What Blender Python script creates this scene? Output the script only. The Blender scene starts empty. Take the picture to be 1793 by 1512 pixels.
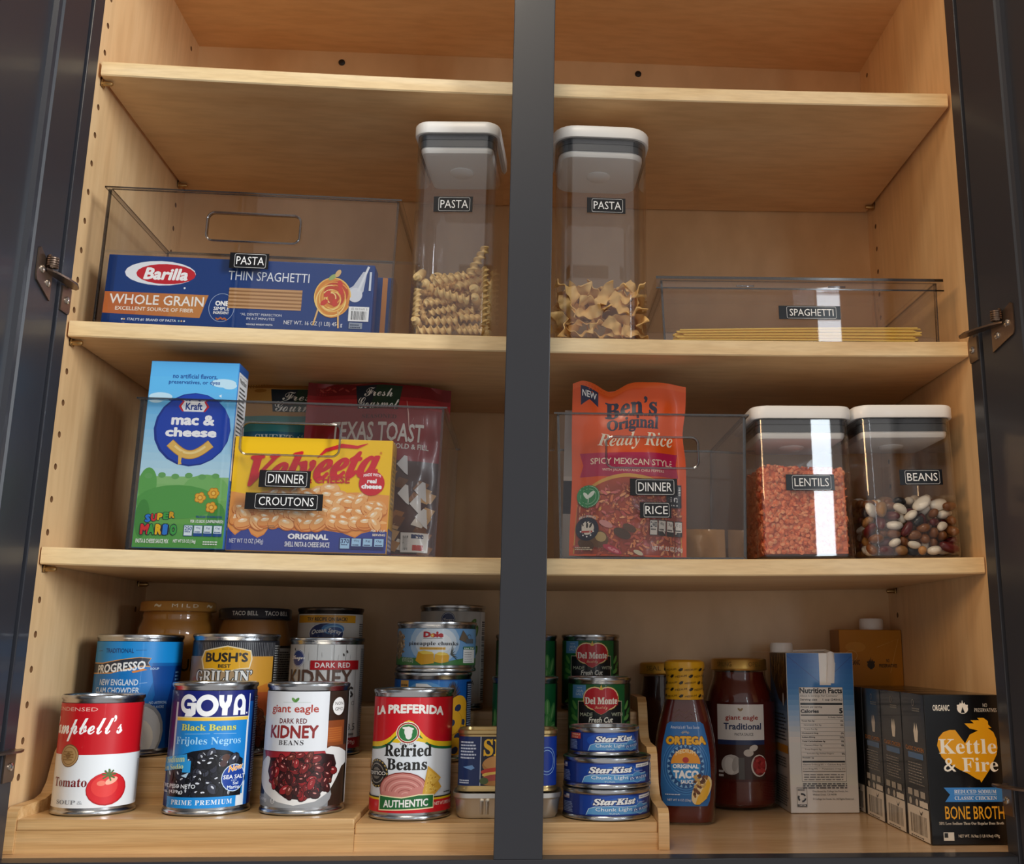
import bpy, bmesh, math, random
from mathutils import Vector, Matrix, Euler
from mathutils.geometry import tessellate_polygon
PI = math.pi
scene = bpy.context.scene
COL = scene.collection

# ------------------------------------------------------------------ camera
cam_d = bpy.data.cameras.new('camera')
cam = bpy.data.objects.new('camera', cam_d); COL.objects.link(cam)
F, PX, PY = 1850.0, 1041.84, 716.42
cam_d.sensor_fit = 'HORIZONTAL'; cam_d.sensor_width = 36.0; cam_d.lens = F / 1793 * 36
cam_d.shift_x = (896.5 - PX) / 1793; cam_d.shift_y = (PY - 756) / 1793
cam_d.clip_start = 0.02
pit, yaw, rol = 0.22211, -0.0628, -0.00549
Rc = Matrix.Rotation(yaw, 3, 'Z') @ Matrix.Rotation(pit, 3, 'X') @ Matrix.Rotation(rol, 3, 'Y') @ Matrix.Rotation(PI/2, 3, 'X')
cam.matrix_world = Matrix.Translation((0.00156, -0.98885, 0.21322)) @ Rc.to_4x4()
scene.camera = cam

# ------------------------------------------------------------------ light and exposure
vs = scene.view_settings
vs.view_transform = 'Standard'; vs.look = 'None'; vs.exposure = 0.33; vs.gamma = 1.0
vs.use_curve_mapping = False
cy = scene.cycles
cy.max_bounces = 12; cy.diffuse_bounces = 6; cy.glossy_bounces = 4; cy.transmission_bounces = 10; cy.transparent_max_bounces = 40
cy.caustics_reflective = False; cy.caustics_refractive = False
cy.use_denoising = True
world = bpy.data.worlds.new('room_light'); scene.world = world; world.use_nodes = True
bg = world.node_tree.nodes['Background']
bg.inputs[0].default_value = (0.84, 0.80, 0.77, 1); bg.inputs[1].default_value = 0.50

def area(name, loc, target, sx, sy, power, col):
    d = bpy.data.lights.new(name, 'AREA'); d.shape = 'RECTANGLE'; d.size = sx; d.size_y = sy
    d.energy = power; d.color = col
    o = bpy.data.objects.new(name, d); COL.objects.link(o)
    o.location = loc
    o.rotation_euler = (Vector(target) - Vector(loc)).to_track_quat('-Z', 'Y').to_euler()
    return o
area('window_daylight', (3.1, -2.3, 1.3), (0, 0, 0.45), 1.4, 1.7, 150, (0.90, 0.96, 1.0))
area('narrow_window_daylight', (1.23, -3.1, 0.8), (0.2, 0, 0.4), 0.09, 1.7, 4, (0.82, 0.92, 1.0))
area('ceiling_lamp', (-0.25, -1.25, 1.95), (0.1, 0, 0.45), 0.5, 0.5, 10, (1.0, 0.86, 0.66))
area('warm_fill_light', (-1.7, -1.5, 0.9), (0.4, 0.1, 0.5), 0.5, 0.5, 15, (1.0, 0.62, 0.30))  # added warm fill for the right side, not a known lamp

# ------------------------------------------------------------------ materials
MATS = {}
def lin(c):
    if isinstance(c, str):
        c = c.lstrip('#'); c = ''.join(q*2 for q in c) if len(c) == 3 else c; c = [int(c[i:i+2], 16) / 255 for i in (0, 2, 4)]
    return tuple((v / 12.92 if v <= 0.04045 else ((v + 0.055) / 1.055) ** 2.4) for v in c) + (1.0,)
def nm(name):
    m = bpy.data.materials.new(name); m.use_nodes = True
    return m, m.node_tree.nodes, m.node_tree.links, m.node_tree.nodes['Principled BSDF']
def plain(name, col, rough=0.45, metal=0.0, spec=0.5, coat=0.0, trans=0.0, ior=1.45, bump=0, bscale=300):
    if name in MATS: return MATS[name]
    m, N, L, p = nm(name)
    p.inputs['Base Color'].default_value = lin(col); p.inputs['Roughness'].default_value = rough
    p.inputs['Metallic'].default_value = metal; p.inputs['Specular IOR Level'].default_value = spec
    p.inputs['Coat Weight'].default_value = coat; p.inputs['Coat Roughness'].default_value = 0.08
    p.inputs['Transmission Weight'].default_value = trans; p.inputs['IOR'].default_value = ior
    if bump:
        n = N.new('ShaderNodeTexNoise'); n.inputs['Scale'].default_value = bscale
        t = N.new('ShaderNodeTexCoord'); L.new(t.outputs['Object'], n.inputs['Vector'])
        b = N.new('ShaderNodeBump'); b.inputs['Strength'].default_value = bump; b.inputs['Distance'].default_value = 0.001
        L.new(n.outputs['Fac'], b.inputs['Height']); L.new(b.outputs['Normal'], p.inputs['Normal'])
    MATS[name] = m; return m
def ink(col, fin='p'):
    rough, coat = {'p': (0.38, 0.25), 'm': (0.7, 0.0), 'g': (0.22, 0.3), 'f': (0.28, 0.2)}[fin]
    return plain('print_%s_%s' % (col.lstrip('#'), fin), col, rough, 0, 0.4, coat)
def wood(name, c1, c2, c3, scale, stretch, rough=0.42, fine=1.0):
    """procedural wood grain: stretched noise bands along one object axis"""
    m, N, L, p = nm(name)
    t = N.new('ShaderNodeTexCoord'); mp = N.new('ShaderNodeMapping'); mp.inputs['Scale'].default_value = stretch
    L.new(t.outputs['Object'], mp.inputs['Vector'])
    n1 = N.new('ShaderNodeTexNoise'); n1.inputs['Scale'].default_value = scale; n1.inputs['Detail'].default_value = 6; n1.inputs['Distortion'].default_value = 0.6
    n2 = N.new('ShaderNodeTexNoise'); n2.inputs['Scale'].default_value = scale * 9; n2.inputs['Detail'].default_value = 3
    L.new(mp.outputs[0], n1.inputs['Vector']); L.new(mp.outputs[0], n2.inputs['Vector'])
    r = N.new('ShaderNodeValToRGB'); e = r.color_ramp.elements
    e[0].position = 0.3; e[0].color = lin(c1); e[1].position = 0.72; e[1].color = lin(c3)
    k = e.new(0.5); k.color = lin(c2)
    L.new(n1.outputs['Fac'], r.inputs['Fac'])
    mx = N.new('ShaderNodeMixRGB'); mx.blend_type = 'MULTIPLY'; mx.inputs['Fac'].default_value = 0.22 * fine
    r2 = N.new('ShaderNodeValToRGB'); r2.color_ramp.elements[0].position = 0.35; r2.color_ramp.elements[1].position = 0.6
    r2.color_ramp.elements[0].color = (0.55, 0.45, 0.35, 1)
    L.new(n2.outputs['Fac'], r2.inputs['Fac']); L.new(r.outputs[0], mx.inputs[1]); L.new(r2.outputs[0], mx.inputs[2])
    L.new(mx.outputs[0], p.inputs['Base Color'])
    p.inputs['Roughness'].default_value = rough; p.inputs['Coat Weight'].default_value = 0.15; p.inputs['Coat Roughness'].default_value = 0.25
    MATS[name] = m; return m
maple = wood('maple_veneer', '#d9b07f', '#dfba8a', '#e5c497', 3.0, (0.9, 4, 0.5))
maple_edge_lit = wood('maple_lit_edge_band', '#e2c08e', '#ecd0a0', '#f3dcb4', 4.0, (1.2, 6, 10))  # edge band of the same maple, lightened for the light on the fronts
maple_floor = wood('maple_floor_veneer', '#c39b70', '#cfaa80', '#d9b68e', 3.0, (1, 5, 2), 0.25)
bamboo = wood('bamboo', '#c79a62', '#d9b07a', '#e3c08e', 5.0, (0.5, 26, 26), 0.4, 1.3)
black_paint = plain('charcoal_paint', '#2a2b31', 0.38, 0, 0.5, 0.12)
hole_shade = plain('shaded_hole_board', '#805836', 0.9)  # bare board brown, darkened for the shade inside the drilled holes
pin_brass = plain('pin_brass', '#b08c58', 0.3, 0.8)
bronze = plain('bronze_metal', '#7d6a5c', 0.32, 0.9)
steel = plain('tin_steel', '#b9bbbe', 0.24, 1.0)
steel_d = plain('tin_inside', '#9c9a96', 0.35, 1.0)
screw_m = plain('screw_metal', '#c9c2b8', 0.25, 1.0)
gold = plain('gold_lid', '#c9a45a', 0.32, 0.9)
silver = plain('brushed_aluminium', '#d2cfca', 0.38, 0.9)
white_pl = plain('white_plastic', '#f2f1ef', 0.35, 0, 0.5, 0.1)
gasket_m = plain('grey_seal', '#4d5157', 0.4)
black_lab = plain('black_label', '#0b0c10', 0.35, 0, 0.5)
def clear(name, tint, edge=False, f0=0.045, rough=0.015):
    m, N, L, p = nm(name); N.remove(p)
    out = N['Material Output']
    tr = N.new('ShaderNodeBsdfTransparent'); tr.inputs[0].default_value = tint
    gl = N.new('ShaderNodeBsdfGlossy'); gl.inputs['Roughness'].default_value = rough; gl.inputs[0].default_value = (1, 1, 1, 1)
    lw = N.new('ShaderNodeLayerWeight'); lw.inputs[0].default_value = 0.5
    pw = N.new('ShaderNodeMath'); pw.operation = 'POWER'; pw.inputs[1].default_value = 4.0
    ma = N.new('ShaderNodeMath'); ma.operation = 'MULTIPLY_ADD'; ma.inputs[1].default_value = 0.9; ma.inputs[2].default_value = f0
    mx = N.new('ShaderNodeMixShader')
    L.new(lw.outputs['Facing'], pw.inputs[0]); L.new(pw.outputs[0], ma.inputs[0]); L.new(ma.outputs[0], mx.inputs[0])
    L.new(tr.outputs[0], mx.inputs[1]); L.new(gl.outputs[0], mx.inputs[2]); L.new(mx.outputs[0], out.inputs[0])
    MATS[name] = m; return m
acrylic = clear('clear_acrylic', (0.965, 0.965, 0.97, 1), f0=0.028)
acrylic_edge = clear('acrylic_cut_edge', (0.16, 0.16, 0.18, 1), f0=0.12, rough=0.1)
canister = clear('clear_canister_plastic', (0.95, 0.95, 0.95, 1), f0=0.05)
canister_edge = clear('canister_thick_edge', (0.6, 0.6, 0.62, 1), f0=0.12, rough=0.08)
jar_glass = clear('jar_glass', (0.95, 0.95, 0.94, 1), f0=0.045)
film = clear('clear_bag_film', (0.85, 0.83, 0.82, 1), f0=0.14, rough=0.12)

# ------------------------------------------------------------------ mesh builder
class B:
    def __init__(s): s.bm = bmesh.new(); s.mats = []
    def mi(s, m):
        if m not in s.mats: s.mats.append(m)
        return s.mats.index(m)
    def add(s, vs_, fs, mat):
        i = s.mi(mat); V = [s.bm.verts.new(v) for v in vs_]; out = []
        for f in fs:
            try:
                fc = s.bm.faces.new([V[k] for k in f]); fc.material_index = i; out.append(fc)
            except ValueError: pass
        return V, out
    def box(s, x0, x1, y0, y1, z0, z1, mat, bev=0.0, seg=2):
        V, fs = s.add([(x0,y0,z0),(x1,y0,z0),(x1,y1,z0),(x0,y1,z0),(x0,y0,z1),(x1,y0,z1),(x1,y1,z1),(x0,y1,z1)],
              [(3,2,1,0),(4,5,6,7),(0,1,5,4),(1,2,6,5),(2,3,7,6),(3,0,4,7)], mat)
        if bev:
            es = list({e for f in fs for e in f.edges})
            bmesh.ops.bevel(s.bm, geom=es, offset=bev, segments=seg, affect='EDGES', profile=0.5, material=-1)
    def loft(s, rings, mat, c0=True, c1=True):
        n = len(rings[0]); V = []; F = []
        for r in rings: V += list(r)
        for k in range(len(rings) - 1):
            for i in range(n):
                j = (i + 1) % n
                F.append((k*n+i, k*n+j, (k+1)*n+j, (k+1)*n+i))
        if c0: F.append(tuple(reversed(range(n))))
        if c1: F.append(tuple((len(rings)-1)*n + i for i in range(n)))
        return s.add(V, F, mat)
    def lathe(s, prof, mat, n=48, cx=0, cy=0, c0=True, c1=True):
        return s.loft([[(cx + r*math.cos(2*PI*i/n), cy + r*math.sin(2*PI*i/n), z) for i in range(n)] for r, z in prof], mat, c0, c1)
    def tube(s, path, r, mat, n=8, closed=False, caps=True):
        P = [Vector(p) for p in path]; rings = []; m = len(P); up = None
        for k in range(m):
            if closed: d = P[(k+1) % m] - P[k-1]
            else: d = P[min(k+1, m-1)] - P[max(k-1, 0)]
            d.normalize()
            if up is None: up = Vector((0,0,1)) if abs(d.z) < 0.9 else Vector((1,0,0))
            a = d.cross(up).normalized(); b = a.cross(d).normalized(); up = b
            rr = r[k] if isinstance(r, (list, tuple)) else r
            rings.append([P[k] + a*rr*math.cos(2*PI*i/n) + b*rr*math.sin(2*PI*i/n) for i in range(n)])
        if closed: rings.append(rings[0])
        s.loft(rings, mat, caps and not closed, caps and not closed)
    def prism(s, pts, y0, y1, mat, axis='y'):
        """extrude a 2-D outline along an axis"""
        n = len(pts)
        f = {'y': lambda p, t: (p[0], t, p[1]), 'x': lambda p, t: (t, p[0], p[1]), 'z': lambda p, t: (p[0], p[1], t)}[axis]
        V = [f(p, y0) for p in pts] + [f(p, y1) for p in pts]
        F = [(i, (i+1) % n, n + (i+1) % n, n + i) for i in range(n)]
        tri = tessellate_polygon([[Vector((p[0], p[1], 0)) for p in pts]])
        F += [tuple(t) for t in tri] + [tuple(n + k for k in t) for t in tri]
        return s.add(V, F, mat)
    def obj(s, name, parent=None, loc=None, rot=None, smooth=True, ang=38):
        bmesh.ops.recalc_face_normals(s.bm, faces=s.bm.faces[:])
        me = bpy.data.meshes.new(name); s.bm.to_mesh(me); s.bm.free()
        for m in s.mats: me.materials.append(m)
        if smooth:
            for p in me.polygons: p.use_smooth = True
            me.set_sharp_from_angle(angle=math.radians(ang))
        o = bpy.data.objects.new(name, me); COL.objects.link(o)
        if parent: o.parent = parent
        if loc: o.location = loc
        if rot: o.rotation_euler = rot
        return o
def rrect(w, d, r, z, n=6, cx=0, cy=0):
    pts = []
    for sx, sy, a0 in ((1, 1, 0), (-1, 1, 90), (-1, -1, 180), (1, -1, 270)):
        for k in range(n + 1):
            a = math.radians(a0 + 90 * k / n)
            pts.append((cx + sx*(w/2 - r) + r*math.cos(a), cy + sy*(d/2 - r) + r*math.sin(a), z))
    return pts
def thing(name, label, cat, loc=(0,0,0), rot=(0,0,0), group=None):
    o = bpy.data.objects.new(name, None); COL.objects.link(o); o.empty_display_size = 0.02
    o.location = loc; o.rotation_euler = rot; o['label'] = label; o['category'] = cat
    if group: o['group'] = group
    return o
def tag(o, label, cat, group=None, kind=None):
    o['label'] = label; o['category'] = cat
    if group: o['group'] = group
    if kind: o['kind'] = kind
    return o

# ------------------------------------------------------------------ printed sheets (label art as thin coloured ink shapes)
def uni(s, st):
    base = {'S': (0x1D400, 0x1D41A, 0x1D7CE), 'I': (0x1D468, 0x1D482, 0x1D7CE), 'C': (0x1D4D0, 0x1D4EA, None)}.get(st)
    if not base: return s
    o = ''
    for c in s:
        if 'A' <= c <= 'Z': o += chr(base[0] + ord(c) - 65)
        elif 'a' <= c <= 'z': o += chr(base[1] + ord(c) - 97)
        elif '0' <= c <= '9' and base[2]: o += chr(base[2] + ord(c) - 48)
        else: o += c
    return o
_TX = {}
_keep = bpy.data.curves.new('t', 'FONT'); _keep.body = 'A'
_keep_o = bpy.data.objects.new('t', _keep); bpy.data.meshes.remove(bpy.data.meshes.new_from_object(_keep_o))
def glyphs(s, st='', space=1.0):
    k = (s, st, space)
    if k not in _TX:
        c = bpy.data.curves.new('t', 'FONT'); c.body = uni(s, st); c.resolution_u = 2; c.space_character = space
        o = bpy.data.objects.new('t', c); m = bpy.data.meshes.new_from_object(o)
        _TX[k] = ([(v.co.x, v.co.y) for v in m.vertices], [tuple(p.vertices) for p in m.polygons])
        bpy.data.objects.remove(o); bpy.data.curves.remove(c); bpy.data.meshes.remove(m)
    return _TX[k]
def fatten(V, F, b, n):
    if b <= 0: return V, F
    A, C = [], []
    for k in range(n):
        a = 2*PI*(k + .5)/n; q = len(A)
        A += [(x + b*math.cos(a), y + b*math.sin(a)) for x, y in V]; C += [tuple(q + i for i in f) for f in F]
    return A, C
class Sheet:
    def __init__(s, W, H, r=None, fin='p', step=0.02):
        s.W, s.H, s.r, s.fin = W, H, r, fin; s.V = []; s.Fc = []; s.cols = []; s.k = 0; s.big = []; s.dk = 1.0; s.cap = .0009; s.step = step / 1000
    def X(s, x):
        if s.r is None: return x * s.W
        return s.r * (math.asin(x) if abs(x) <= 1 else math.copysign(PI/2 + abs(x) - 1, x))
    def Y(s, y): return y * s.H
    def raw(s, V, F, col):
        b = len(s.V); z = s.k * s.step; s.k += s.dk
        if col not in s.cols: s.cols.append(col)
        ci = s.cols.index(col)
        xs = [v[0] for v in V]; big = max(xs) - min(xs) > 0.002 or max(v[1] for v in V) - min(v[1] for v in V) > 0.012
        yo = [v[1] for v in V]; oob = min(yo) < -1e-6 or max(yo) > s.H + 1e-6 or (s.r is None and s.W > .01 and (min(xs) < -1e-6 or max(xs) > s.W + 1e-6))
        big = 2 if oob else int(big)
        if z > 0 and s.r is not None: z += 0.00006
        s.V += [(x, y, z) for x, y in V]; s.Fc += [(tuple(b + i for i in f), ci) for f in F]; s.big += [big]*len(F)
    def mpoly(s, pts, col):
        t = tessellate_polygon([[Vector((x, y, 0)) for x, y in pts]])
        s.raw(pts, [tuple(f) for f in t], col)
    def poly(s, pts, col): s.mpoly([(s.X(x), s.Y(y)) for x, y in pts], col)
    def rect(s, x0, x1, y0, y1, col): s.poly([(x0, y0), (x1, y0), (x1, y1), (x0, y1)], col)
    def all(s, col, a=1.0):
        if s.r is None: s.rect(0, 1, 0, 1, col)
        else: s.mpoly([(-a*PI*s.r, 0), (a*PI*s.r, 0), (a*PI*s.r, s.H), (-a*PI*s.r, s.H)], col)
    def ell(s, x, y, rx, ry, col, rot=0.0, n=20, a0=0, a1=360):
        cx, cy_ = s.X(x), s.Y(y); c, d = math.cos(rot), math.sin(rot); P = []
        full = a1 - a0 >= 360
        for i in range(n if full else n + 1):
            a = math.radians(a0 + (a1 - a0) * i / n); u, v = rx/1000*math.cos(a), ry/1000*math.sin(a)
            P.append((cx + u*c - v*d, cy_ + u*d + v*c))
        s.raw(P, [tuple(range(len(P)))], col)
    def ring(s, x, y, rx, ry, w, col, n=28, a0=0, a1=360):
        cx, cy_ = s.X(x), s.Y(y); P = []; F = []
        for i in range(n + 1):
            a = math.radians(a0 + (a1 - a0) * i / n)
            for q in (0, w): P.append((cx + (rx-q)/1000*math.cos(a), cy_ + (ry-q)/1000*math.sin(a)))
            if i: F.append((2*i-2, 2*i-1, 2*i+1, 2*i))
        s.raw(P, F, col)
    def line(s, pts, w, col, taper=None):
        P = [Vector((s.X(x), s.Y(y))) for x, y in pts]; V = []; F = []
        for i, p in enumerate(P):
            d = (P[min(i+1, len(P)-1)] - P[max(i-1, 0)]).normalized(); nrm = Vector((-d.y, d.x))
            ww = (w if not taper else taper[i]) / 2000
            V += [tuple(p + nrm*ww), tuple(p - nrm*ww)]
            if i: F.append((2*i-2, 2*i-1, 2*i+1, 2*i))
        s.raw(V, F, col)
    def frame(s, x0, x1, y0, y1, w, col):
        a, b, c, d = s.X(x0), s.X(x1), s.Y(y0), s.Y(y1); w /= 1000
        s.raw([(a,c),(b,c),(b,d),(a,d),(a+w,c+w),(b-w,c+w),(b-w,d-w),(a+w,d-w)], [(0,1,5,4),(1,2,6,5),(2,3,7,6),(3,0,4,7)], col)
    def tx(s, t, x0, x1, y0, y1, col, st='', bold=0.0, shear=0.0, rot=0.0, out=None, ow=0.05, arc=0.0, rise=0.0, space=1.0):
        """text stretched into a box; out = outline ink; arc bends it up in the middle (share of its height); rise tilts the baseline"""
        V0, F0 = glyphs(t, st if st in 'SIC' else '', space)
        if not V0: return
        if st in ('B', 'J'): bold += .022
        if st == 'J': shear += .2
        Vr = [(x + shear*y, y) for x, y in V0]
        V0 = fatten(Vr, F0, bold, 6)[0]
        ax, bx = min(v[0] for v in V0), max(v[0] for v in V0); ay, by = min(v[1] for v in V0), max(v[1] for v in V0)
        X0, X1, Y0, Y1 = s.X(x0), s.X(x1), s.Y(y0), s.Y(y1)
        mx_, my_ = (X0 + X1)/2, (Y0 + Y1)/2; c, d = math.cos(rot), math.sin(rot)
        def put(V):
            o = []
            for x, y in V:
                f = (x - ax)/(bx - ax); u = X0 + (X1 - X0)*f; v = Y0 + (Y1 - Y0)*(y - ay)/(by - ay)
                v += (arc*(1 - (2*f - 1)**2) + rise*(f - 0.5)) * (Y1 - Y0)
                if rot: u, v = mx_ + (u-mx_)*c - (v-my_)*d, my_ + (u-mx_)*d + (v-my_)*c
                o.append((u, v))
            return o
        def lay(b, n, c):
            s.dk = 0.1
            for k in range(n if b > 0 else 1):
                q = 2*PI*(k + .5)/n
                s.raw(put([(x + b*math.cos(q), y + b*math.sin(q)) for x, y in Vr]), F0, c)
            s.dk = 1.0; s.k += 1
        if out: lay(bold + ow, 8, out)
        lay(bold, 6, col)
    def greek(s, x0, x1, y0, y1, rows, col, seed=1, fill=0.55, right=0.8):
        """rows of print too small to read in the photograph"""
        R = random.Random(seed); h = (y1 - y0)/rows; V = []; F = []
        for k in range(rows):
            yb = y1 - (k+1)*h; x = x0; end = x0 + (x1 - x0)*(R.uniform(right, 1) if right < 1 else 1)
            while x < end - 0.02*(x1-x0):
                w = min(R.uniform(0.05, 0.16)*(x1-x0), end - x); b = len(V)
                V += [(s.X(x), s.Y(yb)), (s.X(x+w), s.Y(yb)), (s.X(x+w), s.Y(yb+h*fill)), (s.X(x), s.Y(yb+h*fill))]; F.append((b, b+1, b+2, b+3))
                x += w + 0.025*(x1-x0)
        s.raw(V, F, col)
    def bars(s, x0, x1, y0, y1, n, col, seed=2, vertical=False):
        R = random.Random(seed); V = []; F = []
        for k in range(n):
            if vertical:
                a = y0 + (y1-y0)*k/n; w = (y1-y0)/n*R.uniform(0.25, 0.75); q = [(x0,a),(x1,a),(x1,a+w),(x0,a+w)]
            else:
                a = x0 + (x1-x0)*k/n; w = (x1-x0)/n*R.uniform(0.25, 0.75); q = [(a,y0),(a+w,y0),(a+w,y1),(a,y1)]
            b = len(V); V += [(s.X(x), s.Y(y)) for x, y in q]; F.append((b, b+1, b+2, b+3))
        s.raw(V, F, col)
    def scatter(s, inside, box_, n, rx, ry, cols, seed=3, hi=None, out=None, rotr=PI):
        """printed food: many small overlapping ellipses kept inside a region"""
        R = random.Random(seed); x0, x1, y0, y1 = box_; c = t = 0; s.dk = 0.12
        while c < n and t < n*60:
            t += 1; x, y = R.uniform(x0, x1), R.uniform(y0, y1)
            if not inside(x, y): continue
            c += 1; a = R.uniform(-rotr, rotr); sc = R.uniform(0.8, 1.2)
            if out: s.ell(x, y, rx*sc*1.12, ry*sc*1.15, out, a, 12)
            s.ell(x, y, rx*sc, ry*sc, R.choice(cols), a, 12)
            if hi: s.ell(x, y + ry*0.35/1000/s.H, rx*sc*0.35, ry*sc*0.22, hi, a, 8)
        s.dk = 1.0; s.k += 1
    def build(s, b, fn, cut=None, cutv=None):
        """map the flat sheet through fn(u, v, w) into builder b"""
        zm = max(v[2] for v in s.V); zk = min(1, s.cap/zm) if zm > 0 else 1; s.V = [(x, y, z*zk) for x, y, z in s.V]
        idx = [b.mi(c if not isinstance(c, str) else ink(c, s.fin)) for c in s.cols]
        cutting = s.r is not None or cut; cut = cut or 0.0015
        small = [f for f, g in zip(s.Fc, s.big) if not (g == 2 or g and cutting)]
        Wv = {}
        for f, ci in small:
            q = []
            for i in f:
                if i not in Wv: Wv[i] = b.bm.verts.new(fn(*s.V[i]))
                q.append(Wv[i])
            try: g = b.bm.faces.new(q)
            except ValueError: continue
            g.material_index = idx[ci]
            if g.calc_area() < 2e-11: b.bm.faces.remove(g)
        bm = bmesh.new(); V = {}
        for (f, ci), g in zip(s.Fc, s.big):
            if not (g == 2 or g and cutting): continue
            for i in f:
                if i not in V: V[i] = bm.verts.new(s.V[i])
            try: bm.faces.new([V[i] for i in f]).material_index = ci
            except ValueError: pass
        if V and 2 in s.big:
            pl = [((0, 0, 0), (0, -1, 0)), ((0, s.H, 0), (0, 1, 0))]
            if s.r is None and s.W > .01: pl += [((0, 0, 0), (-1, 0, 0)), ((s.W, 0, 0), (1, 0, 0))]
            for co, no in pl: bmesh.ops.bisect_plane(bm, geom=bm.verts[:] + bm.edges[:] + bm.faces[:], plane_co=co, plane_no=no, clear_outer=True, dist=1e-7)
        if V and cutting and bm.verts:
            us = [v.co.x for v in bm.verts]; lo, hi = min(us), max(us)
            k = math.ceil(lo / cut) * cut
            while k < hi:
                ed = [e for e in bm.edges if (e.verts[0].co.x - k) * (e.verts[1].co.x - k) < 0]
                if ed:
                    fs = list({f for e in ed for f in e.link_faces})
                    g = list({v for f in fs for v in f.verts}) + list({e for f in fs for e in f.edges}) + fs
                    bmesh.ops.bisect_plane(bm, geom=g, plane_co=(k, 0, 0), plane_no=(1, 0, 0), dist=1e-7)
                k += cut
        if V and cutv and bm.verts:
            vv = [v.co.y for v in bm.verts]; lo, hi = min(vv), max(vv); k = math.ceil(lo / cutv) * cutv
            while k < hi:
                ed = [e for e in bm.edges if (e.verts[0].co.y - k) * (e.verts[1].co.y - k) < 0]
                if ed:
                    fs = list({f for e in ed for f in e.link_faces})
                    g = list({v for f in fs for v in f.verts}) + list({e for f in fs for e in f.edges}) + fs
                    bmesh.ops.bisect_plane(bm, geom=g, plane_co=(0, k, 0), plane_no=(0, 1, 0), dist=1e-7)
                k += cutv
        bm.verts.index_update()
        M = [fn(*v.co) for v in bm.verts]
        W = [b.bm.verts.new(p) for p in M]
        for f in bm.faces:
            try: g = b.bm.faces.new([W[v.index] for v in f.verts])
            except ValueError: continue
            g.material_index = idx[f.material_index]
            if g.calc_area() < 2e-11: b.bm.faces.remove(g)
        bm.free()
def wrap_fn(r, z0, rot=0.0):
    def fn(u, v, w):
        a = u / r + rot
        return ((r + w) * math.sin(a), -(r + w) * math.cos(a), z0 + v)
    return fn
def face_fn(x0, y, z0):      # a flat sheet on a front face (towards -y)
    return lambda u, v, w: (x0 + u, y - w, z0 + v)
def side_fn(x, y1, z0, sgn=-1):   # on a left side face (towards -x): u runs from back to front
    return lambda u, v, w: (x + sgn*w, y1 - u if sgn < 0 else y1 + u, z0 + v)
# ------------------------------------------------------------------ the pantry cabinet
HW, D = 0.438, 0.281
Z1, Z2, Z3, ZC, TH, SAG = 0.78637, 0.51388, 0.300, 0.97516, 0.0155, 0.00573
ZF = 0.043
FY, OW = -0.035, 0.4226          # back of the face frame, half width of its opening
def zs(z, x): return z - SAG * (1 - (x / HW) ** 2)          # the shelves sag a few millimetres in the middle
def slope(x): return -math.atan(2 * SAG * x / HW ** 2)        # rotation about y that follows the sag
cab = thing('pantry_cabinet', 'open maple pantry cabinet with charcoal doors and a dark centre stile', 'cabinet', (0, 0, ZF))
def cpart(b, name, **k):
    o = b.obj(name, cab, **k); o.location = Vector(o.location) - Vector((0, 0, ZF)); return o
HOLE_Z = [0.8021 + 0.0305 * k for k in range(-23, 6)]
for sx in (-1, 1):
    b = B(); x0, x1 = sorted((sx*HW, sx*(HW + 0.016)))
    b.box(x0, x1, FY, D + 0.006, 0.0, 1.04, maple)
    side = cpart(b, 'side_panel', smooth=False)
    h = B()
    for z in HOLE_Z:
        for y in ((0.0115, 0.253) if sx < 0 else (0.253,)):
            h.lathe([(0.0031, -0.010), (0.0031, 0.010)], hole_shade, 14)
            for v in h.bm.verts:
                if not v.tag:
                    v.co = Vector((sx*HW + v.co.z, y + v.co.x, z + v.co.y)); v.tag = True
    bmesh.ops.recalc_face_normals(h.bm, faces=h.bm.faces[:])
    hm = bpy.data.meshes.new('drill'); h.bm.to_mesh(hm); hm.materials.append(hole_shade); h.bm.free()
    ho = bpy.data.objects.new('drill', hm); COL.objects.link(ho); ho.location = (0, 0, -ZF); ho.parent = cab
    md = side.modifiers.new('holes', 'BOOLEAN'); md.operation = 'DIFFERENCE'; md.object = ho; md.solver = 'EXACT'; md.material_mode = 'TRANSFER'
    bpy.context.view_layer.update()
    me = bpy.data.meshes.new_from_object(side.evaluated_get(bpy.context.evaluated_depsgraph_get()))
    side.modifiers.clear(); side.data = me; bpy.data.objects.remove(ho); bpy.data.meshes.remove(hm)
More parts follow.
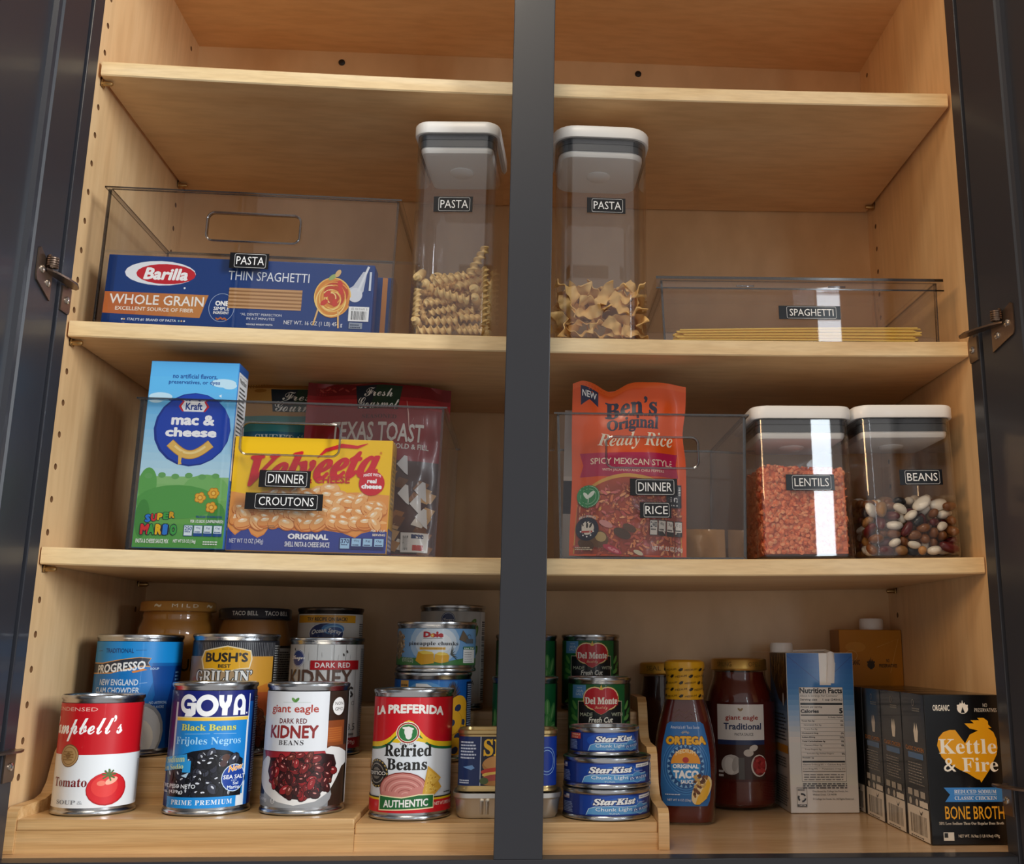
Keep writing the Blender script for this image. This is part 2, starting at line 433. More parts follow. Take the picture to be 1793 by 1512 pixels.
# back panel, with dark discs coloured as the shade in two holes
b = B(); b.box(-HW - 0.016, HW + 0.016, D, D + 0.006, 0.0, 1.04, maple)
cpart(b, 'back_panel', smooth=False)
hole_disc = plain('dark_hole_disc', '#1c1712', 0.5)
for x, z in ((-0.2535, 0.9595), (0.1366, 0.9595)):
    b = B(); b.lathe([(0.0, 0.0), (0.0042, 0.0), (0.0042, 0.0015), (0.003, 0.0024), (0.0, 0.0024)], hole_disc, 16, c0=False, c1=False)
    o = cpart(b, 'back_hole_disc', loc=(x, D, z), rot=(PI/2, 0, 0))
b = B(); b.box(-HW, HW, FY, D, ZC, ZC + 0.016, maple); cpart(b, 'top_panel', smooth=False)
b = B(); b.box(-HW, HW, FY, D, ZF - 0.016, ZF, maple_floor); cpart(b, 'bottom_panel', smooth=False)
def shelf(z, hl):
    b = B(); n = 24; y0, y1 = 0.0, D - 0.004
    xs = [-hl + 2*hl*k/n for k in range(n + 1)]
    e = 0.0012
    prof = [(y0, -TH + e), (y0, -e), (y0 + e, 0), (y1, 0), (y1, -TH), (y0 + e, -TH)]
    rings = [[(x, y, zs(z, x) + dz) for y, dz in prof] for x in xs]
    V, F = b.loft(rings, maple)
    i = b.mi(maple_edge_lit)
    for f in F:
        if all(v.co.y < y0 + 0.002 for v in f.verts): f.material_index = i
    return cpart(b, 'shelf', smooth=False)
shelf(Z1, HW - 0.0035); shelf(Z2, HW - 0.002); shelf(Z3, HW - 0.0015)
for z, ys in ((Z1, (0.0115, 0.253)), (Z2, (0.0115, 0.253)), (Z3, (0.0115, 0.253))):
    for sx in (-1, 1):
        for y in (ys if sx < 0 else ys[1:]):
            b = B()
            b.tube([(0, 0, 0), (-sx*0.0095, 0, 0), (-sx*0.0110, 0, 0)], [0.0025, 0.0025, 0.0016], pin_brass, 12)
            b.box(*sorted((-sx*0.0008, -sx*0.0020)), -0.0040, 0.0040, -0.0030, 0.0032, pin_brass, 0.0006)
            cpart(b, 'shelf_pin', loc=(sx*(HW - 0.0006), y, z - TH - 0.0036))
# face frame
for x0, x1, z0, z1, nme in ((-0.462, -OW, -0.03, 1.06, 'side_stile'), (OW, 0.462, -0.03, 1.06, 'side_stile'),
                            (-0.0216, 0.0188, ZF, ZC, 'centre_stile'), (-OW, OW, -0.03, ZF, 'bottom_rail'), (-OW, OW, ZC, 1.06, 'top_rail')):
    b = B(); b.box(x0, x1, FY - 0.0210, FY - 0.0002, z0, z1, black_paint, 0.0008); cpart(b, nme, ang=20)
# doors
def door(sx, deg):
    """built closed with the hinge edge at the origin, then swung open"""
    W, z0, z1, fr = 0.43, 0.015, 1.045, 0.0540
    b = B(); T = 0.019
    rect = lambda i, y: [(i, y, z0 + i), (W - i, y, z0 + i), (W - i, y, z1 - i), (i, y, z1 - i)]
    rings = [rect(0, -T), rect(0, -0.001), rect(0.001, 0), rect(fr, 0), rect(fr + 0.0012, -0.002), rect(fr + 0.005, -0.0032), rect(fr + 0.0062, -0.0075), rect(fr + 0.02, -0.0075)]
    if sx > 0: rings = [[(-x, y, z) for x, y, z in r] for r in rings]
    b.loft(rings, black_paint)
    return cpart(b, 'door', loc=(sx*(OW + 0.0018), FY - 0.0240, 0), rot=(0, 0, sx*math.radians(deg)), ang=20)
DL, DR = 88.0, 104.0
door(-1, DL); door(1, DR)
def hinge(sx, z, deg):
    H = Vector((sx*(OW + 0.0018), FY - 0.0240, 0)); t = math.radians(deg)
    d = Vector((-sx*math.cos(t), -math.sin(t), 0)); n = Vector((-sx*math.sin(t), math.cos(t), 0)); up = Vector((0, 0, 1))
    q = lambda L, off, dz: H + d*L + n*off + up*(z + dz)
    root = B()
    # plate on the inner edge of the stile
    x0, x1 = sorted((sx*(OW - 0.0002), sx*(OW - 0.0016)))
    root.prism([(y + FY, zz) for y, zz in [(-0.0195, z - 0.013), (-0.003, z - 0.013), (-0.001, z - 0.010), (-0.001, z + 0.010), (-0.003, z + 0.013), (-0.012, z + 0.013), (-0.012, z + 0.010), (-0.0195, z + 0.010)]], x0, x1, bronze, 'x')
    ob = cpart(root, 'hinge', ang=30)
    # plate on the door
    root = B()
    def quad(pts, o0, o1):
        V = [q(L, o0, dz) for L, dz in pts] + [q(L, o1, dz) for L, dz in pts]; k = len(pts)
        root.add(V, [tuple(range(k)), tuple(range(k, 2*k))] + [(i, (i+1) % k, k + (i+1) % k, k + i) for i in range(k)], bronze)
    quad([(0.016, -0.012), (0.045, -0.002), (0.047, 0.002), (0.047, 0.026), (0.044, 0.028), (0.020, 0.016), (0.016, 0.013)], 0.0003, 0.0018)
    def sub(b, nme):
        o = b.obj(nme, ob); return o
    sub(root, 'door_plate')
    for L, dz in ((0.024, 0.002), (0.038, 0.010)):
        s_ = B(); c = q(L, 0.0018, dz)
        s_.tube([c, c + n*0.0012, c + n*0.0022], [0.0036, 0.0034, 0.0018], screw_m, 14); sub(s_, 'screw')
    s_ = B(); c = Vector((sx*(OW - 0.0016), FY - 0.009, z - 0.001)); nx = Vector((-sx, 0, 0))
    s_.tube([c, c + nx*0.0012, c + nx*0.0022], [0.0036, 0.0034, 0.0018], screw_m, 14); sub(s_, 'screw')
    s_ = B()
    pts = []
    for k in range(61):
        a = 2*PI*k/12; c = q(0.030, 0.0065, 0.014 + 0.010*k/60)
        pts.append(c + (d*math.cos(a) + n*math.sin(a))*0.0042)
    s_.tube(pts, 0.0011, bronze, 6); sub(s_, 'spring')
    s_ = B()
    V = []
    arm = [(0.034, 0.004), (0.024, 0.009), (0.008, 0.013), (-0.006, 0.015), (-0.018, 0.012), (-0.022, 0.008), (-0.018, 0.005), (-0.004, 0.004), (0.010, 0.002), (0.026, 0.001)]
    k = len(arm)
    V = [q(L, o, 0.011) for L, o in arm] + [q(L, o, 0.0128) for L, o in arm]
    V = [Vector((min(v.x, OW - 0.002) if sx > 0 else max(v.x, -OW + 0.002), v.y, v.z)) if v.y > FY - 0.0225 else v for v in V]
    s_.add(V, [tuple(range(k)), tuple(range(k, 2*k))] + [(i, (i+1) % k, k + (i+1) % k, k + i) for i in range(k)], bronze)
    sub(s_, 'arm')
hinge(-1, 0.520, DL); hinge(-1, 0.116, DL); hinge(1, 0.493, DR); hinge(1, 0.087, DR)

# ------------------------------------------------------------------ the bamboo riser
riser = thing('tiered_riser', 'three-step bamboo riser holding the cans and tins on the cabinet floor', 'riser', (-0.15, 0.12, ZF))
def rpart(b, name, **k):
    o = b.obj(name, riser, **k); o.location = Vector((0.15, -0.12, -ZF)); return o
RDY = -0.012
YT = (-0.018, 0.069, 0.155); YE = 0.241
LZ = (0.0700, 0.1110, 0.1535); RZ = (0.0655, 0.1055, 0.1485)
def section(x0, x1, Z, dy, name):
    for k in range(3):
        y0 = YT[k] + dy; y1 = (YT[k+1] + dy if k < 2 else YE)
        b = B(); zb = ZF if k == 0 else Z[k-1]
        b.box(x0, x1, y0, y1 + (0.006 if k < 2 else 0), Z[k] - 0.009, Z[k], bamboo, 0.0012)
        b.box(x0, x1, y0 + 0.0004, y0 + 0.008, zb, Z[k] - 0.0088, bamboo)
        rpart(b, 'step', ang=20)
section(-0.4221, -0.1418, LZ, 0.0, 'left'); section(-0.1416, 0.1197, RZ, 0.003, 'right')
prof = [(-.007,.0392),(-.007,.069),(-.005,.075),(.001,.0785),(.045,.079),(.058,.082),(.067,.091),(.073,.106),(.078,.117),(.086,.1225),(.132,.123),(.145,.126),(.154,.135),(.160,.150),(.166,.160),(.176,.165),(.252,.165),(.252,.0392)]
for x0, x1, dz in ((-0.4320, -0.4223, 0.0), (0.1199, 0.1294, -0.003)):
    b = B(); b.prism([(y + RDY, z + 0.001 + dz if z > 0.05 else ZF + 0.0002) for y, z in prof], x0, x1, bamboo, 'x')
    rpart(b, 'side_panel', ang=25)
# ------------------------------------------------------------------ cans
CAMX, CAMY = 0.0016, -0.98885
def facing(x, y): return math.atan2(CAMX - x, y - CAMY)
def can(name, label, x, y, z, r, H, art, l0=0.0065, l1=None, cat='can', group=None, dark=False, fin='p', tab=False, twist=0.0):
    x, y = x*0.988, y - 0.012
    t = thing(name, label, cat, (x, y, z + 0.0003), (0, 0, facing(x, y) + twist), group)
    m = steel if not dark else plain('dark_rim', '#4a423c', 0.3, 0.9)
    e = 0.0013; ri = r - 0.002
    b = B()
    b.lathe([(ri - 0.001, 0.0035), (ri, 0.0012), (r - 0.0004, 0.0), (r + e*0.8, 0.0008), (r + e, 0.002), (r + e*0.7, 0.0034), (r, 0.0044), (r, H - 0.0048), (r + e*0.7, H - 0.0036), (r + e, H - 0.002), (r + e*0.8, H - 0.0006), (r - 0.0002, H), (ri, H - 0.001), (ri - 0.0003, H - 0.004)], m, 64, c0=True, c1=False)
    b.obj('can_body', t)
    b = B()
    b.lathe([(ri - 0.0003, H - 0.0048), (ri - 0.003, H - 0.0052), (ri - 0.004, H - 0.0044), (ri - 0.008, H - 0.0044), (ri - 0.009, H - 0.0050), (0.0, H - 0.0050)], m, 48, c0=False, c1=False)
    b.lathe([(ri - 0.0002, H - 0.0062), (ri - 0.0002, H - 0.0048)], m, 48, c0=True, c1=False)
    lid = b.obj('lid', t)
    if tab:
        b = B(); b.loft([rrect(0.011, 0.020, 0.005, H - 0.0040, 4, 0, 0.006), rrect(0.011, 0.020, 0.005, H - 0.0030, 4, 0, 0.006)], m); b.obj('pull_tab', lid)
    l1 = l1 if l1 is not None else H - 0.0068
    s = Sheet(1, l1 - l0, r + 0.0004, fin); s.W = r
    art(s)
    b = B(); s.build(b, wrap_fn(r + 0.0004, l0)); b.obj('label', t, ang=60)
    return t

def art_tomato(s):
    s.all('#e9edf1'); s.mpoly([(-PI*s.r, s.Y(.505)), (PI*s.r, s.Y(.505)), (PI*s.r, s.Y(1)), (-PI*s.r, s.Y(1))], '#c5131f')
    s.tx('CONDENSED', -1.05, -.12, .925, .962, '#e8b9ae')
    s.tx('Campbell\u2019s', -1.14, .50, .63, .885, '#ffffff', 'C', bold=.012, rise=.0)
    s.ell(-.68, .495, 9.5, 9.5, '#6d4a2c'); s.ell(-.68, .495, 8.8, 8.8, '#b08c5c'); s.ring(-.68, .495, 7.4, 7.4, .5, '#7b5732')
    s.poly([(-.76, .50), (-.70, .53), (-.63, .51), (-.66, .47), (-.72, .465)], '#71502e'); s.greek(-.80, -.56, .45, .55, 4, '#8a6638', 4)
    s.tx('Tomato', -.93, -.2, .20, .285, '#7a1a1c', 'S')
    s.tx('SOUP', -.85, -.42, .035, .075, '#8a8d92', 'S'); s.tx('&', -.38, -.25, .035, .07, '#b9bdc2')
    s.ell(.28, .175, 17, 13.8, '#b5121b'); s.ell(.27, .18, 16, 13, '#d3222a'); s.ell(.22, .2, 11, 9, '#e23a37'); s.ell(.36, .25, 5.5, 2.6, '#f4b39a', .4); s.ell(.13, .23, 3.5, 2.2, '#f07f6a')
    for a in range(-70, 250, 40): s.line([(.29, .305), (.29 + .16*math.cos(math.radians(a)), .305 + .06*math.sin(math.radians(a)))], 1.3, '#4d6b2c')
    s.line([(.29, .305), (.30, .355)], 1.6, '#5b6b35')
    s.greek(.955, .999, .55, .97, 34, '#f0d9d4', 5, .5); s.greek(.93, .999, .03, .44, 30, '#7d838c', 6, .5)
def art_chowder(s):
    s.all('#0d63ad'); s.poly([(-1.1, .3), (.35, .3), (.2, .45), (.35, .62), (.3, .8), (-1.1, .8)], '#1479c8')
    s.rect(-1.3, 1.25, .80, 1, '#1791de'); s.poly([(.3, .0), (1.3, .0), (1.3, .77), (.28, .77), (.42, .5), (.25, .3)], '#0b4a97')
    s.poly([(.75, .0), (1.3, .0), (1.3, .77), (.85, .77), (.7, .4)], '#0b2f74')
    s.tx('TRADITIONAL', -.76, -.14, .892, .935, '#123f77', 'B'); s.line([(-.92, .91), (-.84, .912)], .4, '#123f77'); s.line([(-.1, .918), (.14, .92)], .4, '#123f77')
    s.poly([(-1.05, .69), (-.6, .70), (-.1, .755), (.12, .765), (.27, .76), (.2, .80), (.27, .845), (0, .855), (-.4, .835), (-.8, .80), (-1.05, .80)], '#dda05a')
    s.poly([(-1.05, .70), (-.6, .71), (-.1, .765), (.12, .775), (.25, .77), (.19, .80), (.25, .84), (0, .848), (-.4, .828), (-.8, .79), (-1.05, .79)], '#2b3242')
    s.tx('PROGRESSO', -.90, .15, .715, .80, '#f4f5f6', 'B', bold=.01, rise=.55)
    s.poly([(-.15, .72), (.1, .745), (.2, .735), (-.12, .705)], '#e08a3c'); s.tx('SOUP', .26, .46, .735, .755, '#bcd8f2', 'B')
    s.tx('NEW ENGLAND', -.83, .02, .59, .648, '#d9e9f7', 'B'); s.tx('CLAM CHOWDER', -.90, .06, .515, .572, '#d9e9f7', 'B'); s.line([(.05, .61), (.22, .615)], .4, '#9cc4e8')
    s.tx('NO ARTIFICIAL', .3, .7, .415, .44, '#a9c8ea', 'B'); s.tx('FLAVORS', .4, .64, .375, .40, '#a9c8ea', 'B')
    s.ell(.12, .16, 24, 27, '#8f959d'); s.ell(.10, .15, 22, 25, '#c9cdd2'); s.ell(.02, .10, 18, 19, '#e9e6dc')
    s.greek(.87, .995, .0, .45, 24, '#04122e', 8, .6); s.greek(.84, .93, .5, .73, 7, '#6fa0d8', 9)
def art_grill(s):
    s.all('#2a2018'); s.rect(-1.2, 1.2, .84, 1, '#23242b')
    for k in range(-22, 23):
        a = k*1.9 + .4; s.raw([((a-.2)/1000, s.Y(.855)), ((a+.2)/1000, s.Y(.855)), ((a+.2)/1000, s.Y(.985)), ((a-.2)/1000, s.Y(.985))], [(0,1,2,3)], '#9c9ca0')
    s.rect(-1.15, .84, .25, .855, '#b0926c'); s.rect(.30, .84, .5, .853, '#e0a23a'); s.rect(.34, .84, .3, .52, '#c9602f')
    s.poly([(.34, .52), (.84, .52), (.84, .62), (.6, .58)], '#d8822f'); s.rect(-1.15, -.2, .25, .58, '#a8714e'); s.ell(-.85, .55, 9, 12, '#b5764e'); s.ell(.15, .5, 12, 12, '#d8a05a')
    s.poly([(-.7, .73), (-.76, .83), (-.7, .91), (-.5, .93), (-.2, .955), (.12, .93), (.33, .91), (.37, .83), (.32, .74), (.1, .735), (-.2, .705), (-.5, .735)], '#fbe9bf')
    s.poly([(-.68, .74), (-.73, .83), (-.68, .90), (-.48, .92), (-.2, .945), (.1, .92), (.31, .90), (.34, .83), (.3, .75), (.1, .745), (-.2, .715), (-.5, .745)], '#f1b41d')
    s.tx('BUSH\u2019S', -.66, .27, .80, .89, '#23201d', 'B', bold=.02); s.tx('BEST', -.38, -.1, .748, .782, '#23201d', 'B', bold=.01); s.tx('SINCE 1908', -.32, -.08, .915, .928, '#6d5312')
    s.tx('GRILLIN\u2019', -.84, .38, .615, .725, '#f3f3f1', 'S', bold=.01, out='#141414', ow=.06)
    s.tx('BEANS', -.7, .2, .45, .58, '#f3f3f1', 'S', out='#141414', ow=.05)
    s.greek(.87, 1.15, .05, .97, 40, '#aaa9a6', 11); s.scatter(lambda x, y: True, (-.9, .7, .03, .38), 90, 4, 2.6, ['#7a3f22', '#8d4d28', '#69351d'], 4, None, '#3a1d10')
def art_kidney_planks(s):
    s.all('#d3d3d1')
    for k, x in enumerate((-.92, -.6, -.25, .18, .5, .78)):
        s.line([(x, 0), (x, 1)], .3, '#77777a')
        for j in range(7): s.ell(x + .12, .05 + .135*j + .02*(k % 3), .25, 2.6 + (j*k) % 4, '#b4b4b3', .1*((j+k) % 3 - 1), 8)
    for x, y in ((-.84, .95), (.53, .93), (.44, .90), (.68, .58)): s.ell(x, y, .8, 1.6, '#3b3533', .3, 10)
    s.ell(-.75, .865, 8.6, 8.6, '#f2f4f6'); s.ell(-.75, .865, 8.1, 8.1, '#1c3f88'); s.tx('Kroger', -.9, -.57, .838, .895, '#ffffff', 'C', bold=.03); s.ring(-.75, .865, 7.5, 7.5, .35, '#f2f4f6')
    s.rect(-.42, .84, .755, .845, '#b5141f'); s.tx('DARK RED', -.30, .62, .775, .825, '#f6f1ee', 'B', space=1.1)
    s.tx('KIDNEY', -.92, .68, .60, .757, '#5b4034', 'B', space=1.02); s.tx('BEANS', -.5, .74, .485, .588, '#35302d', 'B')
    s.ring(.74, .43, 2, 2, .4, '#555'); s.tx('3.5', .62, .82, .17, .235, '#3a3a3a'); s.greek(.6, .84, .12, .16, 1, '#666', 4)
    s.rect(-1.2, 1.2, 0, .1, '#8f1b1d'); s.tx('(439g)', .55, .84, .03, .075, '#e9dad6'); s.greek(.9, 1.1, .1, .97, 45, '#6a6f7a', 14)
    s.ell(-.1, .28, 24, 10, '#8e2020'); s.scatter(lambda x, y: True, (-.6, .5, .2, .36), 50, 4, 2.4, ['#6d1a1c', '#83211f', '#591414'], 5, None, '#330d0d')
def art_black_beans(s):
    s.all('#12256e'); s.rect(-.82, .80, 0, .77, '#1a87d6'); s.rect(-.82, .80, .0, .1, '#e8eef5')
    s.rect(-.86, -.82, .0, .9, '#cfdcec'); s.rect(.78, .82, .0, .97, '#e6edf5'); s.rect(.82, .9, .0, .9, '#1a63b8'); s.rect(.9, 1.3, 0, 1, '#131f66')
    s.rect(-.82, .80, .77, 1, '#151f73'); s.rect(-.82, .80, .74, .77, '#f0c64c'); s.rect(-.82, .80, .765, .772, '#f7e6a8')
    def letter(x0, x1, kind):
        cx = (x0 + x1)/2; W_ = '#f6f7fa'
        if kind == 'O': s.ring(cx, .872, 9.4, 9.6, 4.4, W_, 36)
    # the four fat letters of the wordmark
    W_ = '#f6f7fa'
    s.ring(-.60, .885, 8.4, 8.2, 3.9, W_, 30, 20, 300); s.poly([(-.62, .895), (-.42, .895), (-.42, .80), (-.50, .775), (-.66, .775), (-.64, .808), (-.53, .812), (-.53, .868), (-.62, .868)], W_)
    s.ring(-.17, .872, 9.6, 9.4, 4.4, W_, 36)
    s.poly([(.09, .963), (.20, .963), (.205, .915), (.235, .89), (.27, .915), (.275, .963), (.385, .963), (.38, .905), (.35, .865), (.305, .845), (.305, .785), (.18, .785), (.18, .845), (.12, .87), (.095, .91)], W_)
    s.poly([(.44, .785), (.44, .88), (.47, .935), (.53, .962), (.60, .968), (.66, .955), (.71, .91), (.72, .785), (.605, .785), (.605, .825), (.55, .825), (.55, .785)], W_); s.ell(.578, .885, 2.6, 4.0, '#151f73'); s.ell(.755, .80, .8, .8, W_)
    s.tx('Black Beans', -.70, .53, .655, .71, '#d8d873', 'S', bold=.01, out='#3a7a68', ow=.02); s.line([(-.62, .625), (-.05, .63)], .3, '#9cd0ef'); s.line([(.03, .63), (.55, .625)], .3, '#9cd0ef')
    s.tx('Frijoles Negros', -.79, .66, .52, .60, '#a7dcfb', 'S')
    s.poly([(-.9, .09), (-.92, .36), (-.8, .42), (-.4, .48), (0, .5), (.4, .48), (.6, .44), (.74, .40), (.74, .09)], '#0c0e18')
    s.scatter(lambda x, y: y < .47 - .16*x*x, (-.9, .72, .11, .47), 120, 5.0, 3.6, ['#15161f', '#1b1d29', '#2a2c3a', '#101118', '#3a3d4b'], 7, '#d6dae4', '#06070b')
    s.ell(.35, .42, 3.4, 3, '#54352a', .4); s.ell(.3, .37, 3.2, 2.6, '#4a3030')
    s.poly([(-1.05, .28), (-.6, .335), (-.6, .30), (-.42, .30), (-.42, .4), (-.5, .4), (-.52, .455), (-1.05, .40)], '#2f9be0'); s.poly([(-.62, .27), (-.45, .30), (-.5, .255)], '#b6d4ea')
    s.tx('Low Sodium', -1.12, -.56, .372, .425, '#dbe89a', 'S', rise=.7); s.tx('Bajo en Sodio', -1.16, -.58, .30, .355, '#dbe89a', 'S', rise=.7)
    s.tx('NET WT./PESO NETO', -1.0, -.28, .165, .20, '#e6ebf2', 'B'); s.tx('15.5 oz. (439g)', -1.04, -.55, .115, .15, '#e6ebf2', 'B')
    s.ell(.56, .245, 11.6, 11.6, '#c9e0f5'); s.ell(.56, .245, 10.9, 10.9, '#15409e'); s.tx('Now', .42, .74, .305, .36, '#f6a93c', 'J', rise=.5, out='#ffffff', ow=.03)
    s.tx('SEA SALT', .32, .80, .235, .27, '#f2f5fa', 'B'); s.tx('con', .5, .62, .215, .228, '#cfe0f4'); s.tx('Sal', .54, .66, .185, .21, '#dfeaf7', 'B'); s.tx('Marina', .42, .70, .15, .18, '#dfeaf7', 'B')
    s.poly([(-.88, .0), (.63, .0), (.63, .092), (-.88, .092)], '#1c8fdf'); s.tx('PRIME PREMIUM', -.78, .55, .027, .068, '#eef4fa', 'S', space=1.15)
    s.greek(.92, 1.2, .1, .95, 40, '#9fb0d8', 15)
def art_kidney_white(s):
    s.all('#33241b'); s.rect(.5, .9, .52, .74, '#8d4a25'); s.rect(.5, .85, .55, .68, '#a9592a'); s.rect(.5, 1, .46, .52, '#6b3a24')
    for k in range(6): s.line([(.52, .57 + .02*k), (.84, .575 + .02*k)], .35, '#c27a3b')
    s.rect(-1.2, .5, .2, .48, '#8e9297'); s.rect(-1.2, -.8, .0, .35, '#232f4a'); s.poly([(-.9, .40), (.6, .40), (.7, .47), (.45, .485), (-.95, .482)], '#a5242b')
    s.rect(-1.2, .6, .0, .1, '#85898e'); s.ell(-.2, .1, 34, 14, '#9a9da1')
    s.poly([(-.88, .43), (-.98, .37), (-1.02, .25), (-.9, .13), (-.6, .05), (-.2, .02), (.3, .05), (.6, .12), (.78, .24), (.88, .33), (.98, .36), (.97, .45), (.8, .50), (.6, .515), (.45, .49), (.5, .45), (-.8, .40), (-.82, .425)], '#e9e8e6')
    s.poly([(-.80, .42), (-.84, .30), (-.72, .17), (-.4, .08), (0, .065), (.4, .11), (.66, .22), (.75, .36), (.68, .44), (.4, .46), (-.4, .43)], '#2a0c0c')
    inside = lambda x, y: ((x + .04)/.74)**2 + ((y - .27)/.185)**2 < 1
    s.scatter(inside, (-.82, .74, .08, .46), 105, 4.6, 2.7, ['#5c1216', '#7a1a1d', '#4a0f12', '#931f24', '#3b0c0e', '#6a2a1e'], 9, '#d98d86', '#1d0606')
    s.rect(-.97, .5, .48, 1, '#e4e8ee')
    for sg in (-1, 1): s.ell(-.3 + .035*sg, .925, 2.6, 1.3, '#6f9e55' if sg < 0 else '#548a3f', .8*sg)
    s.line([(-.58, .905), (.06, .905)], .25, '#a7b7a7'); s.tx('giant eagle', -.82, .26, .795, .885, '#b5443a', 'N', bold=.02)
    s.tx('DARK RED', -.63, 0, .72, .765, '#6b2a2e', 'B', space=1.1); s.tx('KIDNEY', -.82, .28, .592, .705, '#8f2a2a', 'B', bold=.015); s.tx('BEANS', -.62, -.05, .533, .577, '#3e3b40', 'S', space=1.1)
    s.ell(.735, .865, 7.4, 7.8, '#f4f4f2'); s.tx('NON', .64, .83, .875, .905, '#333'); s.tx('GMO', .64, .83, .825, .855, '#333')
    s.tx('15.5 OZ (439g)', -1.1, -.82, .04, .075, '#dfe3ea'); s.ring(-.68, .055, 2.3, 2.3, .4, '#eef0f2'); s.tx('U', -.71, -.65, .045, .066, '#eef0f2'); s.rect(.97, 1.2, 0, 1, '#d8d8d6')
def art_refried(s):
    s.all('#cf1322'); s.rect(-1.3, 1.3, .13, .58, '#e3e9f0')
    N = 24; hump = lambda x: .60 + .175*math.exp(-((x + .12)/.36)**2) - .035*abs(x)
    for off, col in ((.03, '#f0c51e'), (.012, '#f0c51e'), (-.012, '#1e6b3a'), (-.035, '#e3e9f0')):
        P = [(-1.3, .5)] + [(-1.3 + 2.6*i/N, hump(-1.3 + 2.6*i/N) + off) for i in range(N + 1)] + [(1.3, .5)]; s.poly(P, col)
    s.poly([(-.45, .63), (-.25, .66), (0, .665), (.22, .64), (.4, .625), (.32, .60), (.15, .615), (-.1, .62), (-.35, .60), (-.5, .605)], '#e7c21d')
    s.ell(-.12, .69, 10.6, 9.4, '#f3efe6'); s.ell(-.12, .69, 9.9, 8.8, '#a62a1d'); s.ell(-.12, .69, 8.7, 7.7, '#f0e9d8'); s.ell(-.12, .69, 8.2, 7.2, '#2a7a3e')
    s.ell(-.11, .70, 3.6, 4.4, '#f1f0ec'); s.ell(-.10, .665, 2.8, 3.2, '#f1f0ec'); s.ell(-.12, .728, 5.2, 1.3, '#f1f0ec', -.1)
    s.tx('EST. 1949', -.3, .04, .585, .605, '#444', arc=-.3)
    s.tx('LA PREFERIDA', -.90, .74, .835, .915, '#f6f3ee', 'B', bold=.03, arc=.32)
    s.tx('Refried', -.67, .48, .482, .59, '#23211f', 'S', bold=.015); s.tx('Beans', -.60, .38, .365, .465, '#23211f', 'S', bold=.015)
    s.ell(-.84, .33, 14.5, 12.2, '#2b2a28')
    for k in range(20):
        a = 2*PI*k/20; s.ell(-.84 + .0*k, .33, .1, .1, '#2b2a28'); s.raw([(s.X(-.84) + 12.6e-3*math.cos(a + d), s.Y(.33) + 10.6e-3*math.sin(a + d)) if d else (s.X(-.84) + 14.2e-3*math.cos(a), s.Y(.33) + 12e-3*math.sin(a)) for d in (-.12, 0, .12)], [(0,1,2)], '#d8b866')
    s.ring(-.84, .33, 10.2, 8.6, 1.0, '#8f8b84'); s.ell(-.84, .33, 6, 5, '#7a756d'); s.rect(-1.1, -.6, .305, .355, '#1d1c1b'); s.tx('AUTENTICO', -1.1, -.61, .313, .345, '#e7e4de', 'B', rise=.3)
    s.ell(-.2, .2, 22.5, 14.5, '#8c3a32'); s.ell(-.2, .2, 21.5, 13.6, '#c98078')
    for k in range(7): s.ring(-.2 + .015*k, .2 - .008*k, 19 - 2.5*k, 12 - 1.55*k, .8, '#a85f58' if k % 2 else '#dda49a', 28, 10 + 8*k, 190 - 5*k)
    s.poly([(.28, .15), (.40, .40), (.72, .29), (.66, .26), (.74, .21), (.55, .14)], '#d9a638'); s.poly([(.33, .15), (.41, .37), (.68, .285), (.5, .22), (.66, .2)], '#e3b950')
    s.scatter(lambda x, y: True, (.36, .6, .18, .32), 26, .6, .45, ['#b37d22', '#f0d27a'], 11)
    s.rect(-1.3, 1.3, .0, .13, '#cf1322'); s.rect(-1.3, 1.3, .122, .134, '#1f2a20'); s.rect(-1.3, 1.3, .105, .122, '#f0c51e')
    s.poly([(-.74, .015), (.56, .035), (.56, .155), (.2, .16), (-.2, .135), (-.74, .15)], '#f2e7b8'); s.poly([(-.72, .025), (.545, .045), (.545, .147), (.2, .15), (-.2, .126), (-.72, .14)], '#1f6a35')
    s.tx('AUTHENTIC', -.63, .43, .05, .115, '#f4f4f0', 'B', bold=.01, rise=.22); s.tx('NET WT./PESO NETO', .58, .99, .055, .085, '#f3d7d0', 'B'); s.greek(.8, .95, .155, .175, 1, '#444', 2)
def dole(s, x0, x1, y0, y1):
    s.tx('Dole', x0, x1, y0, y1, '#b3202a', 'B', bold=.05); xm = x0 + (x1-x0)*.445; h = (y1-y0)*s.H*1000
    s.ell(xm, y0 + (y1-y0)*.36, h*.30, h*.32, '#e8a03a'); s.ell(xm, y0 + (y1-y0)*.34, h*.13, h*.14, '#f7d98a'); s.rect(x0, x1 - .02, y0 - (y1-y0)*.16, y0 - (y1-y0)*.09, '#2b2226')
